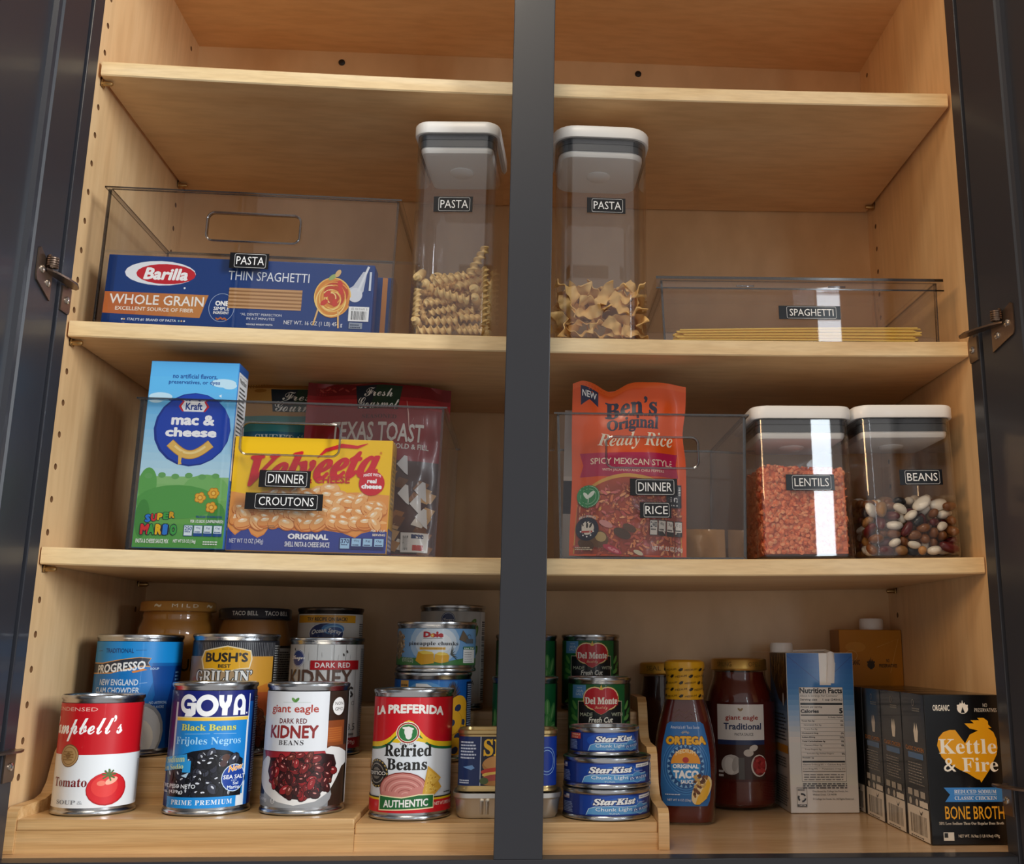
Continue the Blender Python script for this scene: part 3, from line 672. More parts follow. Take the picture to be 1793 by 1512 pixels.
def art_chunks(s):
    s.all('#6fa3d6'); s.ell(-.05, .62, 26, 20, '#a9c6e2'); s.ell(-.02, .62, 21, 15, '#d3dfe9'); s.ell(.0, .6, 15, 10, '#e9edf0')
    s.poly([(-1.2, 0), (1.2, 0), (1.2, .18), (.7, .2), (.3, .12), (-.2, .1), (-.5, .2), (-1.2, .26)], '#3f7c42'); s.rect(-1.2, 1.2, 0, .02, '#2f5c33')
    s.ell(-.93, .55, 9, 14, '#8d7a62', 0); s.scatter(lambda x, y: True, (-1.0, -.8, .25, .85), 55, 1.0, 1.1, ['#c9b08a', '#6b5540', '#a58c68'], 4)
    dole(s, -.33, .16, .75, .915); s.tx('pineapple chunks', -.68, .53, .515, .645, '#2e2b33', 'S'); s.rect(-.41, .22, .425, .49, '#e2ad3e'); s.tx('in 100% pineapple juice', -.38, .19, .438, .475, '#5d4516')
    for k in range(6): s.line([(.36, .3), (.55 - .03*k, .12 + .09*k)], .9, '#40443c', [1.4, .2])
    s.poly([(-.50, .13), (-.44, .37), (-.33, .34), (-.06, .31), (-.05, .06), (-.36, .02)], '#e0a520'); s.poly([(-.44, .37), (-.33, .30), (-.06, .31), (-.1, .36), (-.3, .4)], '#f3d257')
    s.poly([(-.05, .10), (-.03, .30), (.08, .35), (.26, .33), (.32, .26), (.30, .10), (.12, .06)], '#e3a91f'); s.poly([(-.03, .30), (.1, .27), (.29, .29), (.2, .35), (.06, .36)], '#f3d257')
    s.poly([(.64, .96), (.8, .7), (.72, .62), (.55, .7)], '#6d6255'); s.poly([(.66, .065), (.94, .065), (.94, .43), (.66, .43)], '#eceff0'); s.rect(.66, .94, .43, .51, '#1f7a4d'); s.tx('Live Well', .68, .92, .445, .495, '#ffffff', 'J'); s.greek(.69, .9, .1, .4, 5, '#8f9599', 3, .3)
    s.ring(.8, .75, 3.4, 3.4, .5, '#4a5560'); s.rect(.72, .9, .6, .72, '#5b6670'); s.tx('NET WT 8 OZ (227g)', -.82, -.55, .06, .2, '#dfe7dd')
def art_rings(s):
    s.all('#1658a8'); s.rect(-.8, .62, .0, .98, '#2d79c4'); s.ell(-.2, .8, 20, 12, '#5b9bd6'); s.ell(-.25, .82, 12, 7, '#8dbbe4')
    s.poly([(-.82, .72), (-.62, .72), (-.62, .99), (-.82, .99)], '#c99a4b'); s.greek(-.81, -.64, .76, .96, 4, '#4e371a', 6)
    s.poly([(-.45, .80), (-.38, .74), (.08, .74), (.1, .80), (0, .9), (-.15, .945), (-.43, .95)], '#e9eef2'); dole(s, -.34, 0, .80, .885)
    for k in range(13): s.line([(.5, .74), (.32 + .032*k, .98 - .004*(k-6)**2)], 2, '#5b4432' if k % 2 else '#3f3126', [2.6, .4])
    for x, y in ((.66, .62), (.78, .42), (.66, .24), (.5, .42), (.6, .06)): s.ell(x, y, 13, 11.5, '#b98216', .5); s.ell(x, y + .01, 12.2, 10.8, '#e2a928', .5); s.ell(x - .01, y, 4.2, 3.2, '#2a3557', .5)
    s.rect(.86, .98, 0, .97, '#12203f'); s.greek(.88, .99, .05, .95, 30, '#9fb0cf', 8)
def art_greenbeans(s):
    s.all('#bdbcba'); s.ell(-.14, .91, 7.6, 7.6, '#1d2f66'); s.ring(-.14, .91, 6.9, 6.9, .4, '#dfe3ec'); s.tx('Kroger', -.32, .04, .88, .93, '#dfe3ec', 'C')
    for x, y, a in ((.62, .86, .9), (.72, .78, 1.2), (.66, .66, 1.4), (.7, .56, 1.1)): s.ell(x, y, 7, 3.4, '#56793f', a); s.ell(x, y, 4.5, 1.4, '#86a765', a)
    s.tx('GREEN', -.7, .5, .62, .76, '#3f5a35', 'B'); s.tx('BEANS', -.7, .5, .44, .58, '#3f5a35', 'B'); s.rect(.86, 1.2, 0, 1, '#d9d8d6'); s.bars(.9, .99, .03, .9, 40, '#4b4d55', 5, True); s.tx('USA', .4, .7, .2, .25, '#444')
def art_cranberry(s):
    s.all('#cfccc8'); s.rect(-.95, .75, .895, .985, '#e0a020'); s.tx('TRY RECIPE ON BACK!', -.7, .5, .915, .96, '#2b2413', 'B', bold=.01)
    s.ell(-.13, .765, 19, 11.4, '#e4e8ee'); s.ell(-.13, .765, 18.2, 10.7, '#1b2c66'); s.ell(.08, .82, 12, 5.6, '#3d86cf'); s.ell(.1, .81, 10, 4.5, '#7db9e8'); s.ell(.13, .80, 8.4, 3.8, '#1f4f9c')
    s.tx('Ocean Spray', -.55, .34, .735, .805, '#f3f5f8', 'J', arc=.4, bold=.01); s.greek(.88, 1.1, .1, .9, 30, '#555', 3); s.ell(-.1, .25, 24, 14, '#9c1a22')
def art_veg(left):
    def f(s):
        s.all('#123a22'); s.rect(-1.1, .8, .38, 1, '#1c6234'); s.rect(.8, 1.3, 0, 1, '#12241a')
        s.rect(-.84, -.42, .80, .99, '#5b93c9'); s.tx('SEA', -.72, -.5, .885, .92, '#cfe3f3'); s.tx('SALT', -.74, -.48, .84, .875, '#cfe3f3'); s.tx('WITH', -.7, -.55, .94, .96, '#cfe3f3')
        for sg, x in ((-1, -.78), (1, .86)):
            for k in range(4): s.ell(x + .05*sg*(k % 2), .70 - .09*k, 5.4, 2.2, ('#5d9a4a', '#3f7d3a')[k % 2], sg*(.9 - .25*k))
        s.poly([(-.66, .42), (.7, .42), (.7, .76), (-.66, .76)], '#10151a'); s.frame(-.66, .7, .42, .76, .5, '#d9d4b8')
        R_ = '#c3222c'
        for gx, c in ((1.12, '#e8c04a'), (1.06, '#f3ead0'), (1.0, R_)):
            s.ell(-.14, .80, 10.8*gx, 10*gx, c); s.ell(.26, .80, 10.8*gx, 10*gx, c); s.poly([(.06 - .52*gx, .77), (.06 + .52*gx, .77), (.2, .62 - .02*gx), (.06, .60 - .03*gx), (-.08, .62 - .02*gx)], c)
        s.poly([(.0, .92), (.06, 1.0), (.12, .92)], '#e8c04a'); s.rect(-.46, .58, .70, .83, R_)
        s.tx('Del Monte', -.44, .56, .715, .815, '#f5efe4', 'S', bold=.03); s.tx('Quality', -.14, .26, .635, .69, '#f0cfa0', 'C')
        s.tx('MADE', -.58, -.2, .545, .595, '#cfd8c0'); s.tx('WITH', .38, .72, .545, .595, '#cfd8c0'); s.tx('Fresh Cut', -.32, .42, .455, .535, '#f1f2ea', 'J', bold=.01)
        s.tx('Green Beans', -.55, .6, .25, .35, '#e8ebe0', 'S'); s.scatter(lambda x, y: True, (-.8, .7, .03, .2), 30, 7, 1.6, ['#4f8a3c', '#6aa24f', '#3b702f'], 6, None, '#173018', .4)
    return f
def art_leaf(s):
    s.all('#0f1e18'); s.rect(-1.2, .93, .33, 1, '#176638')
    for x, y, rx, a in ((.76, .50, 9, .8), (.84, .6, 9, 1.2), (.68, .66, 8, 1.6), (.8, .38, 8, .4), (.66, .42, 10, 1.5), (-.9, .5, 9, 1.6), (-.93, .36, 8, 1.4)):
        s.ell(x, y, rx, 4, '#4f9a52', a); s.ell(x, y, rx*.8, 1.2, '#86c07c', a)
    s.ell(.82, .14, 8, 7, '#8a7350'); s.ell(.82, .13, 5, 4, '#4b3a28')
    s.tx('Leaf Spinach', -.6, .6, .55, .7, '#f0f2ea', 'S')
def art_tuna(red):
    def f(s):
        s.all('#16307f'); s.rect(-.6, .86, .05, .95, '#1c419c'); s.ell(.3, .6, 26, 7, '#2453b4'); s.ell(.45, .62, 18, 5, '#2f68c6'); s.rect(-1.2, 1.2, 0, .06, '#10266c')
        s.poly([(-.46, .06), (-.4, .36), (-.25, .46), (.1, .50), (.4, .45), (.7, .47), (.92, .53), (.92, .06)], '#bcdcf2'); s.poly([(-.45, .06), (-.385, .34), (-.24, .43), (.1, .47), (.4, .42), (.7, .44), (.92, .5), (.92, .06)], '#5c9fd6'); s.rect(-.42, .92, .04, .09, '#1c419c')
        s.tx('StarKist', -.30 if not red else -.26, .66 if not red else .80, .53, .84, '#f6f8fb', 'I', bold=.035, rise=.12, out='#0e2260', ow=.06); s.line([(.70, .60), (.70, .72)], .4, '#dce6f4'); s.greek(.72, .86, .6, .64, 1, '#dce6f4', 2)
        s.tx('Chunk Light', -.24, .58, .20, .41, '#e8f2fa', 'N', bold=.008); s.tx('TUNA', .06, .30, .09, .17, '#d5e7f5')
        s.ell(.76, .32, 6.2, 4.6, '#9cc6e8'); s.ell(.76, .32, 5.7, 4.2, '#4f93cf'); s.poly([(.58, .18), (.95, .30), (.96, .47), (.60, .34)], '#1f56a8'); s.tx('IN WATER', .61, .93, .235, .36, '#e4eff8', 'S', rise=.7)
        if red:
            s.rect(-.93, -.66, .66, .96, '#c2473a'); s.tx('OMEGA-3', -.9, -.68, .83, .92, '#f2d2b8', 'B'); s.greek(-.9, -.7, .7, .8, 2, '#e8b9a4', 3)
        else:
            s.poly([(.73, .76), (.97, .82), (.97, .97), (.73, .93)], '#f1f2f3'); s.tx('WILD CAUGHT', .75, .95, .83, .89, '#333', 'B', rise=.6)
            s.rect(-.95, -.83, .74, .94, '#dfe3ea'); s.rect(-.95, -.9, .84, .94, '#2a3f7e'); s.greek(-.95, -.83, .76, .84, 3, '#b5434a', 3, .5, 1)
            s.rect(.985, 1.15, .1, .9, '#eceef0'); s.bars(.99, 1.1, .12, .88, 16, '#333', 5, True)
        s.greek(-.95, -.74, .12, .62, 7, '#8fa6d8', 7)
    return f
def_cans = [
 ('soup_can', 'red and white can of condensed tomato soup at the left end of the bamboo step', -.3838, .043, LZ[0], .0338, .1000, art_tomato),
 ('bean_can', 'bright blue can of black beans on the lowest bamboo step', -.2838, .0425, LZ[0], .0362, .1112, art_black_beans),
 ('bean_can', 'white and brown can of kidney beans with a bowl of red beans pictured', -.1988, .0425, LZ[0], .0358, .1108, art_kidney_white),
 ('bean_can', 'red and white can of refried beans with a green banner beside the blue meat tin', -.1012, .041, RZ[0], .0352, .1105, art_refried),
 ('soup_can', 'tall blue can of clam chowder behind the red tomato soup can', -.3835, .1225, LZ[1], .0390, .1125, art_chowder),
 ('bean_can', 'brown and black can of grilling beans with a yellow badge, behind the black beans', -.2890, .1225, LZ[1], .0405, .1138, art_grill),
 ('bean_can', 'white plank-patterned can of kidney beans with a red banner', -.1990, .124, LZ[1], .0353, .1108, art_kidney_planks),
 ('cranberry_can', 'white and yellow can with a navy oval on the top step', -.2125, .208, LZ[2], .0338, .1000, art_cranberry),
 ('fruit_can', 'blue can of pineapple rings under the shorter pineapple can', -.0912, .1225, RZ[1], .0374, .0835, art_rings),
 ('vegetable_can', 'tall pale grey can with green beans pictured, behind the pineapple cans', -.0795, .2085, RZ[2], .0343, .1088, art_greenbeans),
 ('vegetable_can', 'short green can with a red crest, nearer one behind the stacked tuna', .0775, .123, RZ[1], .0308, .0795, art_veg(0)),
 ('vegetable_can', 'short green can with a red crest on the highest step behind its twin', .0735, .210, RZ[2], .0306, .0790, art_veg(1)),
 ('vegetable_can', 'green leaf-patterned can half hidden by the centre stile on the middle step', .0020, .124, RZ[1], .0320, .0795, art_leaf),
 ('vegetable_can', 'green leaf-patterned can behind the centre stile on the highest step', .0025, .210, RZ[2], .0325, .0785, art_leaf),
]
for n_, l_, x, y, z, r, H, a_ in def_cans:
    can(n_, l_, x, y, z, r, H, a_, dark=(n_ == 'cranberry_can'))
can('fruit_can', 'short silver-rimmed can of pineapple chunks stacked on the ring can', -.0892, .124, RZ[1] + .0837, .0388, .0485, art_chunks)
can('tuna_tin', 'blue tuna tin at the bottom of the stack of three', .0785, .037, RZ[0], .0388, .0262, art_tuna(0), .004, .0218, 'tin', tab=True)
can('tuna_tin', 'blue tuna tin in the middle of the stack of three', .0792, .038, RZ[0] + .0264, .0391, .0262, art_tuna(0), .004, .0218, 'tin', tab=True, twist=-.12)
can('tuna_tin', 'smaller blue tuna tin with a red corner on top of the stack', .0765, .040, RZ[0] + .0528, .0312, .0252, art_tuna(1), .004, .0205, 'tin', tab=True)
# ------------------------------------------------------------------ cartons and boxes
def grad(s, stops, n=24):
    """printed colour gradient, bottom to top"""
    for k in range(n):
        t = (k + .5)/n
        for (a, ca), (b, cb) in zip(stops, stops[1:]):
            if a <= t <= b:
                f = (t - a)/(b - a); A = [int(ca[i:i+2], 16) for i in (1, 3, 5)]; C = [int(cb[i:i+2], 16) for i in (1, 3, 5)]
                s.dk = 0; s.rect(0, 1, k/n, (k+1)/n, '#%02x%02x%02x' % tuple(min(252, int(round((p + (q-p)*f)/4)*4)) for p, q in zip(A, C))); break
    s.dk = 1; s.k += 1
def carton(name, label, x0, x1, y0, y1, z, H, col, front=None, left=None, right=None, cat='box', rot=(0, 0, 0), group=None, bev=0.0008, body='carton_body', top=None, fin='p'):
    W, Dp = x1 - x0, y1 - y0
    t = thing(name, label, cat, ((x0 + x1)/2, y0, z), rot, group)
    b = B(); b.box(-W/2, W/2, 0, Dp, 0, H, ink(col, fin), bev)
    o = b.obj(body, t, ang=25)
    for art, nme, sw in ((front, 'front_panel', 0), (left, 'side_panel', -1), (right, 'side_panel', 1)):
        if not art: continue
        i = bev*0.8
        if sw == 0: s = Sheet(W - 2*i, H - 2*i, None, fin); art(s); fn = face_fn(-W/2 + i, -0.00012, i)
        elif sw < 0: s = Sheet(Dp - 2*i, H - 2*i, None, fin); art(s); fn = lambda u, v, w: (-W/2 - .00012 - w, Dp - i - u, i + v)
        else: s = Sheet(Dp - 2*i, H - 2*i, None, fin); art(s); fn = lambda u, v, w: (W/2 + .00012 + w, i + u, i + v)
        b = B(); s.build(b, fn); b.obj(nme, t, smooth=False)
    return t
def facts(s, x0, x1, y0, y1, n, dark='#1c2c6a', pale='#cfe3f6', first='250'):
    w = (x1 - x0)/n
    for k in range(n):
        a, b = x0 + k*w + w*.05, x0 + (k+1)*w - w*.05; s.rect(a, b, y0, y1, dark); s.rect(a + w*.04, b - w*.04, y0 + (y1-y0)*.05, y1 - (y1-y0)*.05, pale)
        if k: s.rect(a + w*.04, b - w*.04, y0 + (y1-y0)*.05, y0 + (y1-y0)*.28, dark); s.tx(('0g', '490mg', '3g')[k % 3] if n == 4 else '0g', a + w*.22, b - w*.22, y0 + (y1-y0)*.62, y0 + (y1-y0)*.85, dark)
        else: s.tx(first, a + w*.08, b - w*.08, y0 + (y1-y0)*.5, y0 + (y1-y0)*.88, dark, 'B')
        s.greek(a + w*.12, b - w*.12, y0 + (y1-y0)*.34, y0 + (y1-y0)*.5, 1, dark, k + 3)

def art_thin(s):
    s.all('#123a7c'); s.rect(0, .03, 0, 1, '#0f3068')
    s.ell(.197, .755, 34, 12.6, '#eef2f7'); s.ell(.218, .745, 28.5, 10.4, '#c8202e'); s.tx('Barilla', .135, .30, .655, .835, '#ffffff', 'J', bold=.02); s.ell(.293, .55, 1, 1, '#e7edf5')
    s.poly([(0, .145), (.36, .12), (.385, .46), (0, .46)], '#c98446'); s.poly([(0, .145), (.12, .137), (.14, .46), (0, .46)], '#c06a38'); s.poly([(.12, .137), (.24, .128), (.255, .46), (.14, .46)], '#c4773e')
    s.tx('WHOLE GRAIN', .02, .37, .285, .43, '#f7f3ec', '', bold=.012); s.tx('EXCELLENT SOURCE OF FIBER', .045, .335, .195, .25, '#f4e7d6', 'B')
    s.tx('ITALY\u2019S #1 BRAND OF PASTA', .095, .275, .045, .085, '#dfe6f0', 'B'); [s.ell(.075 + .008*k, .065, .9, .9, '#e8c08a' if k % 2 else '#e9eef5', 0, 8) for k in range(2)]; [s.ell(.285 + .010*k, .065, .9, .9, ('#9cc', '#e8c08a', '#f2f2f2')[k], 0, 8) for k in range(3)]
    s.ring(.438, .285, 12.4, 14.6, .5, '#9fb4d6', 30); s.tx('ONE', .413, .463, .31, .385, '#fff', 'B', bold=.03); s.tx('SIMPLE', .409, .467, .245, .295, '#fff', 'B'); s.tx('INGREDIENT', .409, .467, .19, .23, '#fff', 'B')
    for k in range(5): s.ell(.425 + .008*k, .13 - .006*abs(k-2), 1.9, .8, '#c06a38', .7 if k % 2 else -.7, 10)
    s.tx('THIN SPAGHETTI', .452, .757, .70, .835, '#e9eef6')
    s.rect(.46, .735, .285, .585, '#b98a5c')
    for k in range(11): s.rect(.46, .735, .29 + .027*k, .303 + .027*k, '#8d6238' if k % 2 else '#cda273')
    s.tx('\u201cAL DENTE\u201d PERFECTION', .51, .665, .185, .22, '#e4eaf3'); s.tx('IN 6-7 MINUTES', .535, .64, .125, .16, '#e4eaf3'); s.tx('WHOLE WHEAT PASTA', .535, .635, .045, .07, '#e4eaf3', 'B')
    s.tx('NET WT. 16 OZ (1 LB) 454 g', .675, .895, .06, .135, '#eef1f6')
    s.poly([(.90, .62), (.925, .68), (.96, .90), (.975, .90), (.965, .6), (.935, .5)], '#c4cbd8'); s.ell(.935, .55, 7, 7.5, '#d7dce6'); s.line([(.945, .6), (.98, .98)], 2.2, '#dde2ea')
    s.ell(.85, .50, 17, 21, '#d98a3a'); s.ell(.862, .56, 12, 13, '#c2452a')
    for k in range(9): s.ring(.85 + .006*math.sin(k*2.1), .48 + .03*math.cos(k*1.7), 18 - 1.6*k, 20 - 1.8*k, 1.1, ('#f0c56b', '#e5a24a', '#f6d98c')[k % 3], 26, 40*k, 40*k + 300)
    s.line([(.80, .33), (.785, .08)], 1.6, '#e5b978'); s.line([(.875, .3), (.88, .05)], 1.6, '#e5b978'); s.ell(.845, .80, 4.6, 2.3, '#9bb06a', .7); s.ell(.865, .86, 4.2, 2.4, '#d9b27a', 1.1)
    for x, y in ((.83, .55), (.88, .6), (.86, .42), (.875, .70), (.82, .42)): s.ell(x, y, 4.2, 2.6, '#cf3f33', x*20, 10)
    s.rect(.985, .993, .62, .9, '#cfd8e6'); s.rect(.915, .992, .16, .375, '#eef0f2'); s.bars(.925, .985, .18, .31, 22, '#1d2027'); s.tx('05 10111611 5', .925, .985, .325, .36, '#444'); s.rect(.92, .97, .05, .14, '#8c97a8'); s.greek(.925, .965, .06, .13, 2, '#2b3a58')
def art_thin2(s):
    s.all('#123a7c'); s.rect(.955, .975, 0, 1, '#c98446'); s.tx('THIN SPAGHETTI', .45, .757, .70, .835, '#e9eef6')
def art_mac(s):
    grad(s, [(0, '#4f9b46'), (.2, '#6fae55'), (.36, '#8fc27a'), (.38, '#bfe0f0'), (.55, '#9fd2f0'), (.8, '#63b9ee'), (1, '#5ab4ee')])
    for x, y, rx, ry in ((.84, .888, 12, 4.2), (.91, .875, 7, 3.5), (.14, .805, 11, 4.2), (.09, .79, 7, 3.5)): s.ell(x, y, rx, ry, '#bfe2f6')
    s.tx('no artificial flavors,', .255, .765, .905, .935, '#23509c', 'B'); s.tx('preservatives, or dyes', .215, .80, .872, .90, '#23509c', 'B'); s.poly([(.80, .818), (.83, .826), (.83, .808)], '#e2f0fa')
    s.ell(.535, .63, 35.8, 35.6, '#16338c'); s.ell(.545, .632, 34.4, 34.4, '#2044ad')
    s.poly([(.355, .755), (.40, .783), (.66, .783), (.705, .755), (.66, .727), (.40, .727)], '#c8252f'); s.poly([(.385, .755), (.42, .783), (.64, .783), (.675, .755), (.64, .727), (.42, .727)], '#f3f4f7'); s.tx('Kraft', .435, .625, .736, .776, '#23408f', 'B', bold=.01)
    s.tx('mac &', .29, .78, .652, .71, '#f8f9fc', 'B', bold=.028); s.tx('cheese', .235, .815, .588, .640, '#f8f9fc', 'B', bold=.028)
    P = [(.30 + .46*t, .555 - .062*math.sin(PI*t)) for t in [k/16 for k in range(17)]]
    s.line(P, 8.6, '#b98628'); s.line(P, 7.4, '#e3b75e'); s.line([(x, y + .008) for x, y in P[2:-2]], 2.2, '#f3d890'); s.line([(.43, .51), (.43, .455), (.435, .44)], 3.0, '#e3b75e', [4, 2.6, 3.4])
    for x, y, rx, ry, c in ((.1, .33, 26, 16, '#5fa653'), (.75, .31, 34, 14, '#78b666'), (.45, .24, 40, 16, '#559e4c'), (.9, .15, 30, 16, '#4a9142'), (.08, .15, 24, 18, '#468b40')): s.ell(x, y, rx if x*86+rx < 86 and x*86-rx > 0 else min(x, 1-x)*84, ry, c)
    for k in range(6): s.ell(.1 + .15*k, .375 + .006*(k % 2), 3.5, 2.6, '#6aa860')
    for x, y, n in ((.70, .265, 5), (.845, .29, 6), (.835, .215, 5)):
        for k in range(n): a = 2*PI*k/n; s.ell(x + .036*math.cos(a), y + .0165*math.sin(a), 2.6, 2.6, '#b9741c')
        for k in range(n): a = 2*PI*k/n; s.ell(x + .036*math.cos(a), y + .0165*math.sin(a), 2.0, 2.0, '#eab03c')
        s.ell(x, y, 2.6, 2.6, '#c98522'); s.ell(x, y, 1.6, 1.6, '#f4c75c')
    cols = ['#2c79d0', '#d22f2f', '#e9b71c', '#3f9f45', '#d8a31c']; xs = .12
    for k, ch in enumerate('SUPER'): s.tx(ch, .115 + .066*k, .175 + .066*k, .130 + .006*k, .172 + .004*k, cols[k], 'B', bold=.05, out='#141c34', ow=.06)
    for k, ch in enumerate('MARIO'): s.tx(ch, .075 + .082*k, .15 + .082*k + (.02 if k == 0 else 0) - (.02 if k == 3 else 0), .066, .122, ['#d22f2f', '#3f9f45', '#e9b71c', '#2c79d0', '#3f9f45'][k], 'B', bold=.05, out='#141c34', ow=.06)
    s.tx('ENLARGED TO SHOW DETAIL', .68, .97, .158, .17, '#23509c', 'B'); s.tx('PER 1/2 BOX (UNPREPARED)', .62, .985, .128, .148, '#f3f7f3', 'B')
    facts(s, .55, .985, .062, .12, 4, '#1f4d8f', '#dfeef5', '250')
    s.tx('PASTA & CHEESE SAUCE MIX', .04, .40, .022, .044, '#f3f7f3', 'B'); s.tx('NET WT 5.5 OZ (156g)', .45, .70, .022, .044, '#f3f7f3', 'B'); s.greek(.78, .97, .018, .042, 2, '#e6f0e4', 3)
def art_mac_side(s):
    s.all('#eef1f4'); s.rect(0, 1, .955, 1, '#1f5aa8'); s.frame(.12, .9, .42, .94, .35, '#333'); s.tx('Nutrition', .16, .86, .90, .93, '#222', 'B'); s.greek(.16, .86, .5, .89, 18, '#444', 4, .45); s.rect(.14, .88, .72, .73, '#222'); s.rect(0, 1, 0, .36, '#2f6fc0'); s.greek(.12, .9, .1, .33, 10, '#dbe7f3', 5)
def art_velv(s):
    s.all('#f6c40d'); s.rect(0, 1, .0, .23, '#2c3f92')
    R = random.Random(8)
    drip = [(0, .5), (0, .20), (.02, .165), (.05, .13), (.085, .17), (.12, .21), (.15, .14), (.19, .11), (.23, .14), (.26, .21), (.36, .195), (.48, .17), (.6, .19), (.72, .17), (.80, .13), (.84, .17), (.92, .2), (1, .19), (1, .5), (.8, .52), (.5, .5), (.2, .46)]
    s.poly(drip, '#dd8433'); s.poly([(x, y + .012) for x, y in drip], '#e99a4b')
    for k in range(22): x = R.uniform(.04, .96); s.ell(x, R.uniform(.2, .3), min(R.uniform(5, 12), x*145, (1-x)*145), R.uniform(1, 2.2), R.choice(['#f6bd78', '#d9772a', '#efab62']), R.uniform(-.3, .3), 14)
    pts = [(x0 + R.uniform(-.02, .02), y0 + R.uniform(-.02, .02)) for y0 in (.53, .47, .41, .35, .29, .245) for x0 in [.04 + .068*j + (.034 if int(y0*100) % 2 else 0) for j in range(14)]]
    for x, y in pts:
        if not .03 < x < .97 or y > .27 + .29*math.sin(PI*min(1, (x + .12)/1.3))**1.2: continue
        a = R.uniform(-.9, .9); rx = min(R.uniform(7.5, 9.8), x*150, (1-x)*150); c_ = R.choice(['#eba763', '#e4964e', '#f0b474', '#e8a05a'])
        s.ell(x, y, rx, rx*.72, '#c26a2c', a, 18); s.ell(x, y + .006, rx*.95, rx*.66, c_, a, 18); s.ell(x + .002, y - .02, rx*.72, rx*.24, '#c9702f', a, 14); s.ell(x + .002, y - .012, rx*.74, rx*.2, c_, a, 14)
        s.ell(x - .004, y + .026, rx*.5, rx*.2, '#f7d3a2', a, 12); s.ell(x - .01, y + .034, rx*.22, rx*.1, '#fdf0dc', a, 8)
    s.tx('Velveeta', .10, .93, .615, .90, '#d3172a', 'I', bold=.03, rise=.42, shear=.12); s.line([(.53, .83), (.58, .90), (.68, .945), (.78, .935), (.845, .97)], 3, '#d3172a', [1, 3.4, 4, 3, .6]); s.tx('\u00ae', .925, .94, .875, .90, '#d3172a')
    s.tx('SHELLS & CHEESE', .24, .745, .60, .665, '#c4182a', 'B', bold=.01, rise=.25)
    s.ell(.885, .615, 12.2, 12.0, '#d0142a'); s.tx('MADE WITH', .83, .94, .668, .695, '#fff', 'B', arc=.4); s.tx('real', .855, .915, .615, .655, '#fff', 'B', bold=.03); s.tx('cheese', .82, .95, .565, .61, '#fff', 'B', bold=.04)
    s.tx('ORIGINAL', .38, .635, .105, .155, '#f2f4fa', 'B', bold=.03); s.tx('SHELL PASTA & CHEESE SAUCE', .365, .645, .04, .085, '#e8ecf6', 'B'); s.tx('NET WT 12 OZ (340g)', .02, .23, .05, .10, '#e8ecf6'); s.tx('PER 1 CUP', .90, .99, .185, .205, '#f5e8d2', 'B'); s.tx('SERVING', .91, .99, .15, .17, '#f5e8d2', 'B')
    facts(s, .705, .99, .03, .13, 4, '#1b2763', '#9fc9ea', '370'); s.greek(.25, .3, .2, .225, 2, '#8a6a4a', 4)
def art_velv_side(s):
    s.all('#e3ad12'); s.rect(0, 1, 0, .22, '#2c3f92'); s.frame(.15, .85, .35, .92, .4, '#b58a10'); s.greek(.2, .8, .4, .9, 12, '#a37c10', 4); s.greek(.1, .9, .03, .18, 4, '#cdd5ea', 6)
def pot(s, x, y, k, col):
    s.ell(x, y - .006, 5.2*k, 4.6*k, col); s.rect(x - .075*k, x + .075*k, y + .008*k, y + .020*k, col)
    for dx, h in ((-.03, .018), (0, .034), (.03, .02)): s.poly([(x + (dx - .016)*k, y + .014*k), (x + dx*k, y + (.018 + h)*k), (x + (dx + .016)*k, y + .014*k)], col)
    s.poly([(x - .028*k, y - .036*k), (x, y + .006*k), (x + .028*k, y - .036*k)], '#141414')
def art_bone(s):
    s.all('#100f10')
    s.tx('ORGANIC', .11, .34, .892, .934, '#efe6d8', 'B'); pot(s, .52, .915, 1.0, '#f3e9da'); s.tx('NO', .80, .86, .92, .945, '#cfc4b4'); s.tx('PRESERVATIVES', .68, .985, .886, .912, '#cfc4b4')
    P = [(245,540),(262,470),(310,420),(370,400),(425,400),(510,520),(560,440),(640,405),(560,385),(515,340),(605,340),(575,312),(660,312),(640,290),(700,290),(740,320),(740,350),(770,382),(735,380),(785,420),(808,480),(812,560),(800,620),(720,760),(637,870),(625,845),(600,840),(520,790),(440,755),(400,730),(330,690),(280,640)]
    s.poly([((x - 150)/690, 1 - (y - 85)/1325) for x, y in P], '#e8a31c')
    s.tx('Kettle', .16, .945, .60, .70, '#f7efdf', 'S'); s.tx('& Fire', .21, .95, .48, .575, '#f7efdf', 'S')
    s.poly([(.19, .375), (1, .375), (1, .28), (.20, .28), (.27, .328)], '#3f86cf'); s.tx('REDUCED SODIUM', .33, .90, .335, .36, '#e3e9f0', 'S'); s.line([(.33, .327), (.9, .327)], .25, '#cfe0f0'); s.tx('CLASSIC CHICKEN', .33, .90, .293, .317, '#e3e9f0', 'S')
    s.tx('BONE BROTH', .19, .985, .165, .252, '#eaa62a', '', bold=.01); s.tx('50% Less Sodium Than Our Regular Bone Broth', .10, .97, .125, .148, '#d8cdbd', 'S')
    s.rect(.15, .29, .025, .08, '#d9d4ca'); s.rect(.16, .21, .045, .075, '#2a2a2a'); s.tx('NET WT. 16.9oz (1 LB 0.9oz) 479g', .35, .90, .04, .065, '#d8cdbd', '', bold=.01)
